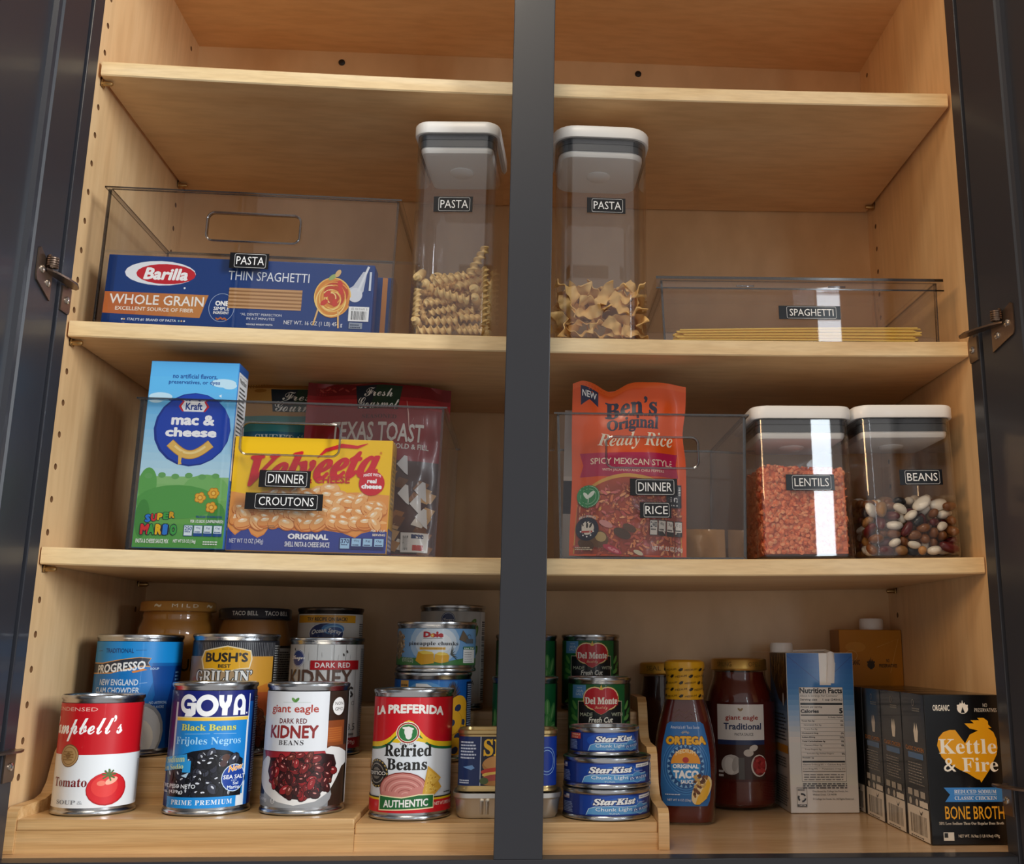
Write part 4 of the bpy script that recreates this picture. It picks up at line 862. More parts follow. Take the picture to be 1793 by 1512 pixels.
def art_bone_side(dim):
    def f(s):
        s.all('#141314'); s.rect(.04, .96, .0, .215, '#d8d2c8'); s.bars(.15, .85, .03, .16, 26, '#26231f'); s.greek(.15, .8, .005, .022, 1, '#555', 3); s.poly([(.55, .2), (.62, .175), (.72, .2), (.66, .165), (.6, .165)], '#1a1a1a')
        if not dim:
            s.poly([(.50, .74), (.56, .80), (.60, .74), (.64, .80), (.70, .74), (.66, .665), (.54, .665)], '#e3dacb'); s.tx('CLASSIC CHICKEN', .1, .9, .60, .63, '#b0702a', 'B'); s.rect(.2, .86, .548, .588, '#40699a'); s.greek(.18, .86, .37, .53, 8, '#8a857e', 5, .35)
            for k in range(3): s.rect(.1 + .28*k, .3 + .28*k, .285, .33, '#a8a39a'); s.ell(.2 + .28*k, .245, 3.6, 3.2, '#b5b0a7')
            s.rect(.6, .95, .225, .265, '#d8d2c8')
            s.ring(.55, .94, 3, 3, .5, '#8d8880'); s.greek(.5, .85, .88, .91, 2, '#77736c', 6)
    return f
def art_broth(s):
    grad(s, [(0, '#dcd9d4'), (.45, '#dedcd8'), (.62, '#8fb4dc'), (.78, '#2f77c0'), (1, '#1a5fb0')], 30)
    s.line([(.0, .985), (.52, .80), (1, .985)], .7, '#154a93'); s.rect(.49, .66, .795, 1.0, '#e9e4da')
    X0, X1 = .17, .835; s.rect(X0, X1, .19, .782, '#e6e2dc'); s.frame(X0, X1, .19, .782, .3, '#2a2a30')
    K = '#17171c'; W_ = X1 - X0; L = lambda y, w=.25: s.line([(X0 + .01, y), (X1 - .01, y)], w, '#55555c')
    s.tx('Nutrition Facts', X0 + .01, X1 - .01, .742, .778, K, 'B', bold=.02); L(.737); s.tx('About 6 Servings Per Container', X0 + .015, X1 - .08, .716, .733, '#444'); s.tx('Serving size', X0 + .015, X0 + .27, .692, .709, K, 'B'); s.tx('1 cup (240mL)', X1 - .31, X1 - .015, .692, .709, K, 'B')
    s.rect(X0 + .015, X1 - .015, .668, .681, K); s.tx('Amount per serving', X0 + .015, X0 + .34, .648, .661, K, 'B'); s.tx('Calories', X0 + .015, X0 + .29, .617, .641, K, 'B', bold=.02); s.tx('5', X1 - .07, X1 - .015, .614, .648, K, 'B', bold=.03); s.rect(X0 + .015, X1 - .015, .601, .607, K)
    s.tx('% Daily Value*', X1 - .24, X1 - .015, .583, .594, K, 'B')
    rows = [('Total Fat 0g', 0, '0%'), ('Saturated Fat 0g', 1, '0%'), ('Trans Fat 0g', 1, ''), ('Cholesterol 0mg', 0, '0%'), ('Sodium 850mg', 0, '37%'), ('Total Carbohydrate 0g', 0, '0%'), ('Dietary Fiber 0g', 1, '0%'), ('Total Sugars 0g', 1, ''), ('Includes 0g Added Sugars', 2, '0%'), ('Protein 1g', 0, '')]
    for k, (t_, ind, pc) in enumerate(rows):
        y = .5605 - .0255*k; L(y + .016, .2); a = X0 + .02 + .035*ind; s.tx(t_, a, a + .0165*len(t_), y, y + .0115, '#2c2c32' if ind == 0 else '#55555c', 'B' if ind == 0 else '')
        if pc: s.tx(pc, X1 - .02 - .019*len(pc), X1 - .015, y, y + .0115, '#2c2c32', 'B')
    s.rect(X0 + .015, X1 - .015, .308, .318, K); s.tx('Vitamin D 0mcg 0%  \u2022  Calcium 4mg 0%', X0 + .02, X1 - .02, .288, .300, '#55555c'); L(.281); s.tx('Iron 0mg 0%  \u2022  Potassium 11mg 0%', X0 + .02, X1 - .02, .262, .274, '#55555c'); s.rect(X0 + .015, X1 - .015, .251, .254, K); s.greek(X0 + .03, X1 - .03, .2, .245, 3, '#666', 5, .35, .95)
    s.greek(X0 + .01, X1, .148, .185, 3, '#4b4b52', 7, .6, 1.0); s.tx('Distributed by College Inn Foods, Inc.', .32, .85, .122, .136, '#3a3a40'); s.tx('Walnut Creek, CA 94598', .32, .67, .103, .116, '#3a3a40'); s.tx('\u00a9 College Inn Foods, Inc. All Rights Reserved.', .32, .93, .075, .09, '#3a3a40')
    s.frame(.085, .235, .035, .155, .3, '#333'); s.greek(.10, .22, .135, .15, 2, '#555', 3)
    for k in range(3): a = 2*PI*k/3 + .5; s.ring(.16, .092, 4.6, 4.6, 1.7, '#1b1b20', 12, math.degrees(a), math.degrees(a) + 80)
    s.rect(.095, .225, .038, .052, '#22222a'); s.tx('CARTON', .11, .21, .041, .05, '#e6e2dc', 'B')
def art_broth_side(s):
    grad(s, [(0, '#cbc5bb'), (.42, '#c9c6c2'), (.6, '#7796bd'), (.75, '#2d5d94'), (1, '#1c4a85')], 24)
    s.poly([(.0, 1), (1, 1), (1, .72), (.8, .66), (.5, .70), (.1, .85)], '#4a2f16')
    R = random.Random(3)
    for k in range(46): x, y = R.uniform(.1, .92), R.uniform(.78, .98); s.ell(x, y, 7, .9, R.choice(['#a9803f', '#c39a55', '#8a6430']), R.uniform(.9, 2.2), 8)
    s.ell(.82, .70, 4, 7, '#c8ccd2'); s.greek(.2, .95, .44, .62, 8, '#39434f', 4, .4); s.rect(0, 1, .36, .41, '#cc8f2c'); s.greek(.2, .95, .27, .34, 4, '#4a4a4a', 5, .4); s.greek(.1, .95, .03, .22, 12, '#4a4a4a', 6, .45)
def art_orange(s):
    s.all('#c07d14'); s.ell(.25, .9, 12, 6, '#cc8d2c'); s.ring(.18, .85, 7, 6, .4, '#ddb36a'); s.ring(.3, .55, 9, 10, .4, '#ddb36a'); s.ring(.7, .62, 10, 5, .4, '#ddb36a'); s.line([(.6, .9), (.95, .95), (.8, .75)], .5, '#d9a855'); s.line([(.1, .4), (.6, .3), (.9, .42)], .5, '#d9a855')
    s.tx('ORGANIC', .12, .31, .795, .825, '#3a2408', 'B'); pot(s, .49, .80, .85, '#2a1a08'); s.tx('NO', .74, .79, .81, .832, '#3a2408', 'B'); s.tx('PRESERVATIVES', .62, .91, .78, .802, '#3a2408', 'B'); s.tx('Kettle & Fire', .15, .9, .42, .52, '#f5ead4', 'S')

e = 0.0003
def tilt(x): return (0, slope(x), 0)
def on(z, x): return zs(z, x) + 0.0005
# pasta boxes stand inside the left bin of the second shelf (bin floor 2.4 mm thick)
BINF = 0.0027
BX = -.2775
for lab, x0, x1, y0, art in (('navy blue spaghetti box with red oval and orange band, nearest the bin front', -.4140, -.1560, .0155, art_thin), ('second navy spaghetti box standing behind the front box in the clear bin', -.3985, -.1405, .050, art_thin2)):
    xc = (x0 + x1)/2
    carton('pasta_box', lab, x0, x1, y0, y0 + .024, on(Z2, BX) + BINF + .0003 - math.tan(tilt(BX)[1])*(xc - BX), .0708, '#123a7c', art, rot=tilt(BX), cat='pasta box')
carton('macaroni_box', 'tall light blue macaroni and cheese box standing up out of the bin', -.3646, -.2809, .018, .051, on(Z3, -.33) + BINF + .0004, .1793, '#2f7fc9', art_mac, None, art_mac_side, rot=(0, slope(-.23) - .004, 0))
carton('shell_pasta_box', 'yellow and blue shell pasta and cheese box with red script', -.2804, -.1311, .022, .054, on(Z3, -.21) + BINF + .0004, .1090, '#e3ad12', art_velv, None, art_velv_side, rot=(0, slope(-.23), 0))
for k in range(4):
    dl = ('black bone broth carton in front of the row, showing its orange heart-shaped hen', 'second black broth carton from the front of the row', 'third black broth carton, just ahead of the rearmost one', 'rearmost black broth carton beside the blue and white carton')[k]
    carton('broth_carton', dl, .3668, .4365, -.0055 + .0618*k, .0545 + .0618*k, ZF + e, .1300, '#141314', art_bone, art_bone_side(k == 3), None, cat='carton', group='black broth cartons in a row', fin='g')
t = carton('broth_carton', 'blue and white broth carton turned to its nutrition panel', .2862, .3606, .184, .262, ZF + e, .1665, '#d5d2cc', art_broth, art_broth_side, None, cat='carton')
def cap(t, x, y, z, r, h):
    b = B(); n = 48
    rings = []
    for rr, zz in ((r, 0), (r, h*.85), (r*.94, h), (0.0001, h)): rings.append([((rr + (.0004 if i % 2 and zz < h*.9 and rr > .001 else 0))*math.cos(2*PI*i/n) + x, (rr + (.0004 if i % 2 and zz < h*.9 and rr > .001 else 0))*math.sin(2*PI*i/n) + y, z + zz) for i in range(n)])
    b.loft(rings, white_pl, True, False); b.obj('cap', t, ang=50)
cap(t, -.030, .050, .1665, .0125, .0105)
b = B(); b.tube([(.012, -.0006, .134), (.0125, -.0014, .155), (.0125, -.0012, .1668), (.010, .012, .1685), (-.004, .040, .1682), (-.018, .050, .168)], .0016, white_pl, 6)
for v in b.bm.verts: v.co.x += (v.co.x - .0125)*2.0 if v.co.z < .1669 else 0
b.obj('seam_strip', t)
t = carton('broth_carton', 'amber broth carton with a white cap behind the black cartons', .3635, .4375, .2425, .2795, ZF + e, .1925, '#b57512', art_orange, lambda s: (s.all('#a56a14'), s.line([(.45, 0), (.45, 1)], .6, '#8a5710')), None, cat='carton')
cap(t, .008, .019, .1925, .0135, .0130)
# ------------------------------------------------------------------ clear bins
def hexa(b, q, off, mat, emat):
    """a thin plate: quad q thickened by the vector off; its narrow sides get the edge material"""
    V = [Vector(p) for p in q] + [Vector(p) + Vector(off) for p in q]
    b.add(V, [(0,1,2,3),(7,6,5,4)], mat); b.add(V, [(0,4,5,1),(1,5,6,2),(2,6,7,3),(3,7,4,0)], emat)
def rr2(x0, x1, z0, z1, r, n=6):
    return [(p[0], p[1]) for p in rrect(x1 - x0, z1 - z0, r, 0, n, (x0 + x1)/2, (z0 + z1)/2)]
def tape(parent, text, x0, x1, z0, z1, y, ins=(.13, .93), name='label'):
    """embossed black label with a white rounded frame and lettering"""
    s = Sheet(x1 - x0, z1 - z0, None, 'f'); s.all('#0b0c11')
    W, H = s.W, s.H; P = rr2(ins[0]*W, ins[1]*W, .07*H, .93*H, .0016); P = [(x/W, y/H) for x, y in P]
    s.line(P + P[:2], .32, '#e8e8e8'); s.tx(text, ins[0] + .045, ins[1] - .045, .25, .77, '#f4f4f4')
    b = B(); b.box(x0, x1, y - .00035, y - .00002, z0, z1, black_lab); s.build(b, face_fn(x0, y - .00037, z0))
    return b.obj(name, parent, smooth=False)
def clear_bin(label, x0, x1, y0, y1, z, H, rot, handle=None, tapes=(), lid=False, tp=.0035, t=.0024, group=None):
    cx = (x0 + x1)/2; W = (x1 - x0)/2; Dp = y1 - y0
    root = thing('storage_bin', label, 'bin', (cx, y0, z), rot, group); b = B()
    wb = W - tp
    def X(zz, sg): return sg*(wb + (W - wb)*zz/H)
    fz0 = 0.0
    # front plate with a hand hole
    outer = [(X(0,-1), 0), (X(0,1), 0), (X(H,1), H), (X(H,-1), H)]
    if handle:
        hole = rr2(*handle, .006)
        n = len(hole); o4 = [Vector((x, zz, 0)) for x, zz in outer]; hv = [Vector((x, zz, 0)) for x, zz in hole]
        tri = tessellate_polygon([o4, hv]); allp = outer + hole
        for y in (0, t): b.add([(x, y, zz) for x, zz in allp], tri, acrylic)
        b.add([(x, y, zz) for y in (0, t) for x, zz in outer], [(i, (i+1) % 4, 4 + (i+1) % 4, 4 + i) for i in range(4)], acrylic_edge)
        b.add([(x, y, zz) for y in (0, t) for x, zz in hole], [(i, (i+1) % n, n + (i+1) % n, n + i) for i in range(n)], acrylic_edge)
    else:
        hexa(b, [(x, 0, zz) for x, zz in outer], (0, t, 0), acrylic, acrylic_edge)
    hexa(b, [(x, Dp - t, zz) for x, zz in outer], (0, t, 0), acrylic, acrylic_edge)
    for sg in (-1, 1):
        hexa(b, [(X(0, sg), t, 0), (X(0, sg), Dp - t, 0), (X(H, sg), Dp - t, H), (X(H, sg), t, H)], (-sg*t, 0, 0), acrylic, acrylic_edge)
    hexa(b, [(-wb + t, t, 0), (wb - t, t, 0), (wb - t, Dp - t, 0), (-wb + t, Dp - t, 0)], (0, 0, t), acrylic, acrylic_edge)
    b.obj('bin_body', root, smooth=False)
    if handle:
        b = B(); P = rr2(handle[0] - .001, handle[1] + .001, handle[2] - .001, handle[3] + .001, .007, 8)
        b.tube([(x, -.0008, zz) for x, zz in P], .0011, canister_edge, 8, closed=True); b.obj('handle', root)
    b = B()    # turned-out rim
    e_ = .0028
    R0 = [(-W - e_, -e_), (W + e_, -e_), (W + e_, Dp + e_), (-W - e_, Dp + e_)]; R1 = [(-W + t, t), (W - t, t), (W - t, Dp - t), (-W + t, Dp - t)]
    rim = lambda P, zz: [(x, y, zz) for x, y in P]
    V = rim(R0, H) + rim(R1, H) + rim(R0, H + .0016) + rim(R1, H + .0016)
    b.add(V, [(i, (i+1) % 4, 4 + (i+1) % 4, 4 + i) for i in range(4)] + [(8+i, 8+(i+1) % 4, 12 + (i+1) % 4, 12 + i) for i in range(4)], acrylic)
    b.add(V, [(i, (i+1) % 4, 8 + (i+1) % 4, 8 + i) for i in range(4)] + [(4+i, 4+(i+1) % 4, 12 + (i+1) % 4, 12 + i) for i in range(4)], acrylic_edge)
    if not lid: b.obj('rim', root, smooth=False)
    else:
        b.bm.free(); b = B()
        b.box(-W - .003, W + .003, -.003, Dp + .003, H + .0004, H + .0026, acrylic)
        for q in ((-W - .003, W + .003, -.0052, -.003, H - .0105, H + .0026), (-W - .003, W + .003, Dp + .003, Dp + .005, H - .0105, H + .0026), (-W - .005, -W - .003, -.0052, Dp + .005, H - .0105, H + .0026), (W + .003, W + .005, -.0052, Dp + .005, H - .0105, H + .0026)): b.box(*q, acrylic)
        b.box(-W - .005, W + .005, -.0056, -.0052, H - .0002, H + .0026, acrylic_edge); b.box(-W - .005, W + .005, -.0056, -.0052, H - .0105, H - .0090, acrylic_edge)
        lo = b.obj('lid', root, smooth=False)
        for xx in (-.066, .027):
            b = B(); b.box(xx, xx + .018, -.0062, -.0056, H - .0082, H - .0062, canister_edge, .0002); b.obj('lid_tab', lo)
    for tx_, a, c, d, f in tapes: tape(root, tx_, a, c, d, f, 0.0)
    return root
clear_bin('large clear bin on the second shelf holding the navy pasta boxes', -.4195, -.1354, .008, .184, on(Z2, -.2775), .1390, tilt(-.2775), (-.0425, .0460, .0905, .1180),
          [('PASTA', -.0183, .0193, .0620, .0780)], tp=.0012)
clear_bin('large clear bin on the third shelf packed with boxes and crouton bags', -.3692, -.0830, .012, .228, on(Z3, -.226), .1428, tilt(-.226), (-.0457, .0452, .0940, .1230),
          [('DINNER', -.0262, .0214, .0623, .0785), ('CROUTONS', -.0372, .0344, .0412, .0569)], tp=.0015)
clear_bin('square clear bin holding the orange rice pouch', .0285, .2136, .012, .206, on(Z3, .121), .1395, tilt(.121), (-.0437, .0437, .0885, .1170),
          [('DINNER', -.0221, .0236, .0609, .0773), ('RICE', -.0128, .0175, .0392, .0545)])
clear_bin('low lidded clear bin with a little dry spaghetti inside', .1300, .4128, .008, .190, on(Z2, .2714), .0640, tilt(.2714), None,
          [('SPAGHETTI', -.0228, .0400, .0245, .0385)], lid=True, tp=.002)

# ------------------------------------------------------------------ push-button canisters
def container(label, cx, y0, w, d, r, z, H, rot, text, tb, zr=0.0, group=None):
    t = thing('food_canister', label, 'canister', (cx, y0 + d/2, z), rot, group)
    b = B(); wt = .0020; zt = H - .0135
    b.loft([rrect(w - .006, d - .006, r, 0.0), rrect(w - .001, d - .001, r, .0018), rrect(w, d, r, .005), rrect(w, d, r, zt)], canister, True, False)
    b.loft([rrect(w - 2*wt, d - 2*wt, max(r - wt, .003), zt), rrect(w - 2*wt, d - 2*wt, max(r - wt, .003), .0035)], canister, False, True)
    b.loft([rrect(w - 2*wt, d - 2*wt, max(r - wt, .003), zt + .0002), rrect(w, d, r, zt + .0002)], canister_edge, False, False)
    cb = b.obj('canister_body', t, ang=45); cb.modifiers.new('flat_faces', 'WEIGHTED_NORMAL').keep_sharp = True
    b = B(); o = .0030
    b.loft([rrect(w + 2*o - .001, d + 2*o - .001, r + o, zt + .0006), rrect(w + 2*o, d + 2*o, r + o, zt + .0018), rrect(w + 2*o, d + 2*o, r + o, H - .0025), rrect(w + 2*o - .002, d + 2*o - .002, r + o, H - .0006), rrect(w + 2*o - .006, d + 2*o - .006, r + o - .001, H)], white_pl)
    ld = b.obj('lid', t, ang=50)
    b = B(); i = 2*wt + .0006
    b.loft([rrect(w - i, d - i, max(r - wt, .003), zt - .0002), rrect(w - i - .0005, d - i - .0005, max(r - wt, .003), zt - .0045), rrect(w - i - .002, d - i - .002, max(r - wt, .003), zt - .0050), rrect(w - i - .0005, d - i - .0005, max(r - wt, .003), zt - .0055), rrect(w - i - .0005, d - i - .0005, max(r - wt, .003), zt - .0125)], gasket_m)
    b.obj('seal', ld, ang=40)
    b = B(); k = w - i - .006; kd = d - i - .006
    b.loft([rrect(k + .003, kd + .003, max(r - .004, .003), zt - .0126), rrect(k + .003, kd + .003, max(r - .004, .003), zt - .0155), rrect(k, kd, max(r - .005, .003), zt - .0185), rrect(k - .006, kd - .006, max(r - .006, .003), zt - .0195)], white_pl)
    b.lathe([(.0, zt - .0225), (.0105, zt - .0222), (.0125, zt - .0205), (.0125, zt - .0192)], white_pl, 32, c0=False, c1=False)
    b.obj('plug', ld, ang=40)
    tape(t, text, *tb, -d/2)
    return t
container('tall narrow canister of spiral pasta left of the centre stile', -.0764, .008, .0817, .098, .012, on(Z2, -.0764), .2285, (0, slope(-.0764), -.07), 'PASTA', (-.0200, .0191, .1300, .1465))
container('tall canister of wide egg noodles with rounded shoulders right of the centre stile', .0702, .008, .0950, .098, .021, on(Z2, .0702), .2290, (0, slope(.0702), .02), 'PASTA', (-.0157, .0235, .1337, .1500))
container('square canister of orange lentils', .2713, .012, .0950, .0965, .011, on(Z3, .2713), .1505, (0, slope(.2713), .006), 'LENTILS', (-.0201, .0277, .0663, .0820))
container('square canister of mixed dried beans', .3757, .012, .0950, .0965, .011, on(Z3, .3757), .1515, (0, slope(.3757), .0), 'BEANS', (-.0108, .0320, .0712, .0864))

# ------------------------------------------------------------------ jars and the sauce bottle
def jar(label, x, y, z, prof, fill, fill_col, lid_r, lid_h, lid_m, lid_text=None, lid_ink='#e8e2d4', wrap=None, cat='jar', name='sauce_jar'):
    t = thing(name, label, cat, (x, y, z), (0, 0, facing(x, y)))
    b = B(); b.lathe(prof, jar_glass, 56, c0=True, c1=False); H = prof[-1][1]; b.obj('jar_glass', t)
    b = B(); P = [(max(r - .0016, .001), max(zz, .003)) for r, zz in prof if zz <= fill]
    b.lathe([(P[0][0] - .002, .0028)] + P + [(P[-1][0] - .001, fill + .0005)], fill_col, 56); b.obj('sauce', t)
    b = B(); z0 = H - .006
    b.lathe([(lid_r - .002, z0), (lid_r, z0 + .0006), (lid_r + .0005, z0 + .0016), (lid_r, z0 + .0028), (lid_r, z0 + lid_h - .0022), (lid_r - .0010, z0 + lid_h - .0006), (lid_r - .0035, z0 + lid_h), (lid_r - .005, z0 + lid_h - .0010), (0.0, z0 + lid_h - .0010)], lid_m, 56, c0=True, c1=False)
    if lid_text:
        s = Sheet(1, lid_h - .005, lid_r + .0001, 'f'); s.W = lid_r
        for tx_, a, c in lid_text: s.tx(tx_, a, c, .22, .82, lid_ink, '', bold=.012)
        s.build(b, wrap_fn(lid_r + .0001, z0 + .0028))
    b.obj('lid', t)
    if wrap:
        r, z0, z1, art = wrap; s = Sheet(1, z1 - z0, r, 'p'); s.W = r; art(s); b = B(); s.build(b, wrap_fn(r, z0)); b.obj('label', t, ang=60)
    return t
queso = plain('orange_brown_cheese_dip', '#bd7f35', .4); queso2 = plain('brown_cheese_dip', '#a86f36', .4); red_sauce = plain('dark_tomato_sauce', '#5c150c', .35); red_sauce2 = plain('very_dark_sauce', '#33100b', .35)
tan_lid = plain('tan_lid_paint', '#c08a45', .35, 0, .5, .2); dark_lid = plain('dark_navy_lid_paint', '#20222c', .3, 0, .5, .3)
def art_queso(s): s.all('#c27f1e', .62); s.rect(-1.0, 1.0, .0, .1, '#7d4a14'); s.tx('MEDIUM', -.6, .6, .4, .6, '#3f2a12', 'B'); s.tx('S', .86, .97, .72, .86, '#3f2a12', 'B'); s.tx('3', .72, .84, .72, .86, '#3f2a12', 'B')
def art_dark(s): s.all('#1d1a1b', .7); s.rect(.62, 1.1, .3, .95, '#c9c6c0'); s.greek(.66, 1.0, .34, .9, 12, '#333', 4); s.rect(-1.2, 1.2, 0, .16, '#6d1714')
J1 = [(.034, .0), (.0385, .0015), (.0400, .005), (.0400, .070), (.0395, .0775), (.0375, .0835), (.0362, .088), (.0368, .0905), (.0362, .093), (.0350, .0965), (.0350, .1005)]
jar('glass jar of orange-brown dip with a tan lid in the back corner', -.3725, .1965, LZ[2] + .0004, J1, .0945, queso, .0385, .0110, tan_lid, [('M I L D', -.18, .5), ('~', -.62, -.45), ('~', .72, .86)], '#f0e2c8', (.0402, .008, .0715, art_queso))
J2 = [(.033, .0), (.0372, .0015), (.0385, .005), (.0385, .060), (.0380, .070), (.0365, .078), (.0352, .083), (.0342, .087), (.0342, .0925)]
jar('glass jar of brown dip with a dark lettered lid on the top step', -.2905, .1965, LZ[2] + .0004, J2, .0865, queso2, .0378, .0125, dark_lid, [('TACO BELL', -.62, .06), ('TACO BELL', .24, .85)], '#d8d4cc', (.0387, .008, .0600, art_dark))
JS = [(.030, .0), (.0355, .0015), (.0385, .006), (.0390, .012), (.0390, .098), (.0382, .110), (.0350, .124), (.0315, .133), (.0298, .139), (.0298, .152)]
def art_marinara(s):
    s.all('#4a120c', .55); s.rect(-.62, .66, .52, .97, '#e3e0dc'); s.rect(-.62, .66, .46, .52, '#26355f')
    for sg in (-1, 1): s.ell(.02 + .03*sg, .905, 2.2, 1.1, '#9a8258', .8*sg)
    s.tx('giant eagle', -.40, .50, .755, .835, '#a03a2c', 'N', bold=.025); s.tx('Traditional', -.45, .58, .65, .735, '#26355f', 'N', bold=.03); s.tx('PASTA SAUCE', -.15, .36, .575, .61, '#4b4b4b', '', bold=.01)
    s.rect(-.62, .66, .03, .46, '#3b2019'); s.ell(-.26, .21, 11.5, 10.5, '#c9c5c0'); s.ell(-.3, .2, 6, 9, '#dcd9d4', .2); s.ell(-.15, .22, 3.5, 8, '#b2ada8', -.2); s.ell(.22, .36, 5.5, 3.8, '#cfc6bc'); s.ell(.36, .42, 5, 3.2, '#d9d2c9', .3)
    s.ell(.50, .2, 9.5, 11.5, '#d8d2ca'); s.ell(.51, .2, 8.2, 10.2, '#7a1a1c'); s.scatter(lambda x, y: True, (.38, .62, .1, .3), 16, 3, 2, ['#a02a2c', '#8a2022', '#b23c3a'], 4)
    s.rect(-.06, .1, .03, .3, '#56524f'); s.greek(-.6, -.45, .06, .16, 2, '#ddd', 3)
jar('large jar of red pasta sauce with a cream label and gold lid', .2440, .2365, ZF + .0004, JS, .1440, red_sauce, .0312, .0135, gold, [('OPEN', .35, .75), ('SPRING', -.75, -.25)], '#7a5a22', (.0393, .030, .1130, art_marinara))
JB = [(.0235, .0), (.0268, .0015), (.0280, .006), (.0280, .105), (.0270, .118), (.0255, .126), (.0255, .147)]
jar('dark sauce jar with a yellow-gold lid behind the taco sauce bottle', .1590, .2440, ZF + .0004, JB, .138, red_sauce2, .0272, .0135, plain('yellow_gold_lid', '#c99a3c', .35, .6), [('SEAL', -.7, -.1)], '#7a5a1a')
def bottle():
    t = thing('taco_sauce_bottle', 'dark red taco sauce bottle with a yellow sealed neck', 'bottle', (.1655, .1270, ZF + .0004), (0, 0, -.13))
    prof = [(.0250,.0145,0),(.0275,.0168,.0015),(.0285,.0178,.005),(.0290,.0182,.010),(.0305,.0190,.030),(.0312,.0194,.050),(.0312,.0194,.066),(.0300,.0190,.080),(.0278,.0184,.092),(.0255,.0178,.102),(.0228,.0172,.112),(.0205,.0168,.119),(.0196,.0166,.124)]
    def ring(w, d, z, n=48):
        P = []
        for k in range(n):
            a = 2*PI*k/n; c, q = math.cos(a), math.sin(a); p_ = 2.6
            P.append((w*math.copysign(abs(c)**(2/p_), c), d*math.copysign(abs(q)**(2/p_), q), z))
        return P
    b = B(); b.loft([ring(w, d, z) for w, d, z in prof], jar_glass, True, False)
    for k in range(7):       # embossed zigzag on the shoulder
        pass
    gb = b.obj('bottle_glass', t)
    b = B()
    for dz in (0, .0045, .009):
        b.tube([(-.012 + .006*k, -.0178 + .00012*abs(k-2) - .0008*(.009 - dz)/.009, .097 + dz + (.004 if k % 2 else 0)) for k in range(5)], .0006, jar_glass, 6)
    b.obj('embossing', gb)
    b = B(); b.loft([ring(max(w - .0015, .001), max(d - .0015, .001), max(z, .002)) for w, d, z in prof], red_sauce, True, True); b.obj('sauce', t)
    yel = ink('#d9a01c', 'f'); rn = [(.0196,.124-.0045),(.0200,.124),(.0192,.131),(.0186,.138),(.0190,.145),(.0205,.149),(.0210,.153),(.0203,.1565),(.0170,.1585),(.0,.1588)]
    b = B(); b.lathe([(r, z) for r, z in rn], yel, 48, c0=False, c1=False)
    s = Sheet(1, .034, .0197, 'f'); s.W = .0197
    for j in range(5):
        for k in range(-3, 4):
            x = (k + (.5 if j % 2 else 0))*.0205; sx = lambda v: v/.0197
            y0 = .03 + .19*j
            s.raw([], [], '#17140e') if False else None
            V0, F0 = glyphs('MEDIUM', '', 1.0); mx = max(v[0] for v in V0)
            s.raw([(x + .0125*vx/mx, s.Y(y0) + .0026*vy + .10*(.0125*vx/mx)) for vx, vy in V0], F0, '#2b2412')
            s.raw([(x - .0062, s.Y(y0) + .001), (x - .0035, s.Y(y0) + .0032), (x - .0012, s.Y(y0) + .0030), (x - .0020, s.Y(y0) + .0008), (x - .0045, s.Y(y0) - .0002)], [(0,1,2,3,4)], '#17140e')
    def nf(u, v, w):
        z = .1205 + v; pr = rn[:8]; r = pr[-1][0]
        for (r0, z0), (r1, z1) in zip(pr, pr[1:]):
            if z0 <= z <= z1: r = r0 + (r1 - r0)*(z - z0)/(z1 - z0)
        a = u/.0197; return ((r + .0002 + w)*math.sin(a), -(r + .0002 + w)*math.cos(a), z)
    s.build(b, nf, .0022, .0035); b.obj('neck_seal', t)
    s = Sheet(.0520, .0800, None, 'p')
    s.poly([(.16, 1), (.84, 1), (.90, .97), (.965, .6), (.985, .25), (.96, .06), (.92, .0), (.08, .0), (.04, .06), (.015, .25), (.035, .6), (.10, .97)], '#2f6fb4')
    for k in range(9): s.ring(.5, .47, 23.0 - 1.1*k, 27 - 1.1*k, .5, ('#4f92d2', '#235c9f')[k % 2], 40)
    s.tx('America\u2019s #1 Taco Sauce', .19, .80, .915, .955, '#dfe9f4'); s.tx('ORTEGA', .12, .90, .725, .83, '#f0b429', 'B', bold=.05, out='#6a3d12', ow=.05)
    for k in range(7): a = math.radians(30 + 20*k); s.line([(.5 + .05*math.cos(a), .85 + .02*math.sin(a)), (.5 + .10*math.cos(a), .85 + .045*math.sin(a))], .35, '#f0d68a')
    s.ell(.5, .47, 18.5, 20.5, '#1f4f8c')
    for k in range(24): a = 2*PI*k/24; s.raw([(s.X(.5) + .0185*math.cos(a-.09), s.Y(.47) + .0205*math.sin(a-.09)), (s.X(.5) + .0185*math.cos(a+.09), s.Y(.47) + .0205*math.sin(a+.09)), (s.X(.5) + .0155*math.cos(a), s.Y(.47) + .0172*math.sin(a))], [(0,1,2)], '#7db2e0')
    s.ell(.5, .47, 14.8, 16.4, '#2f8ad0'); s.ell(.5, .50, 14.6, 14.2, '#e59a2a', 0, 24, 0, 180); s.tx('MEDIUM', .31, .69, .595, .645, '#f6e2b0', 'B', arc=.7); s.ell(.5, .545, 3.2, 2.8, '#b5342c'); s.rect(.27, .73, .50, .505, '#2f8ad0')
    s.tx('ORIGINAL', .25, .75, .445, .495, '#f4f6f9', 'B', bold=.02); s.tx('TACO', .26, .75, .325, .425, '#f4f6f9', 'B', bold=.04); s.tx('SAUCE', .40, .64, .265, .31, '#f4f6f9', 'B', bold=.02)
    s.ell(.80, .19, 8.2, 15, '#e9d2a0', -.5); s.poly([(.68, .02), (.72, .10), (.93, .33), (.97, .26), (.90, .09), (.76, .02)], '#e8b53a'); s.scatter(lambda x, y: y - .1 > .9*(x - .68) and x > .66, (.66, .9, .08, .36), 40, 1.8, 1.3, ['#6b3a1e', '#8a5a32', '#c9a45c', '#54301a'], 5)
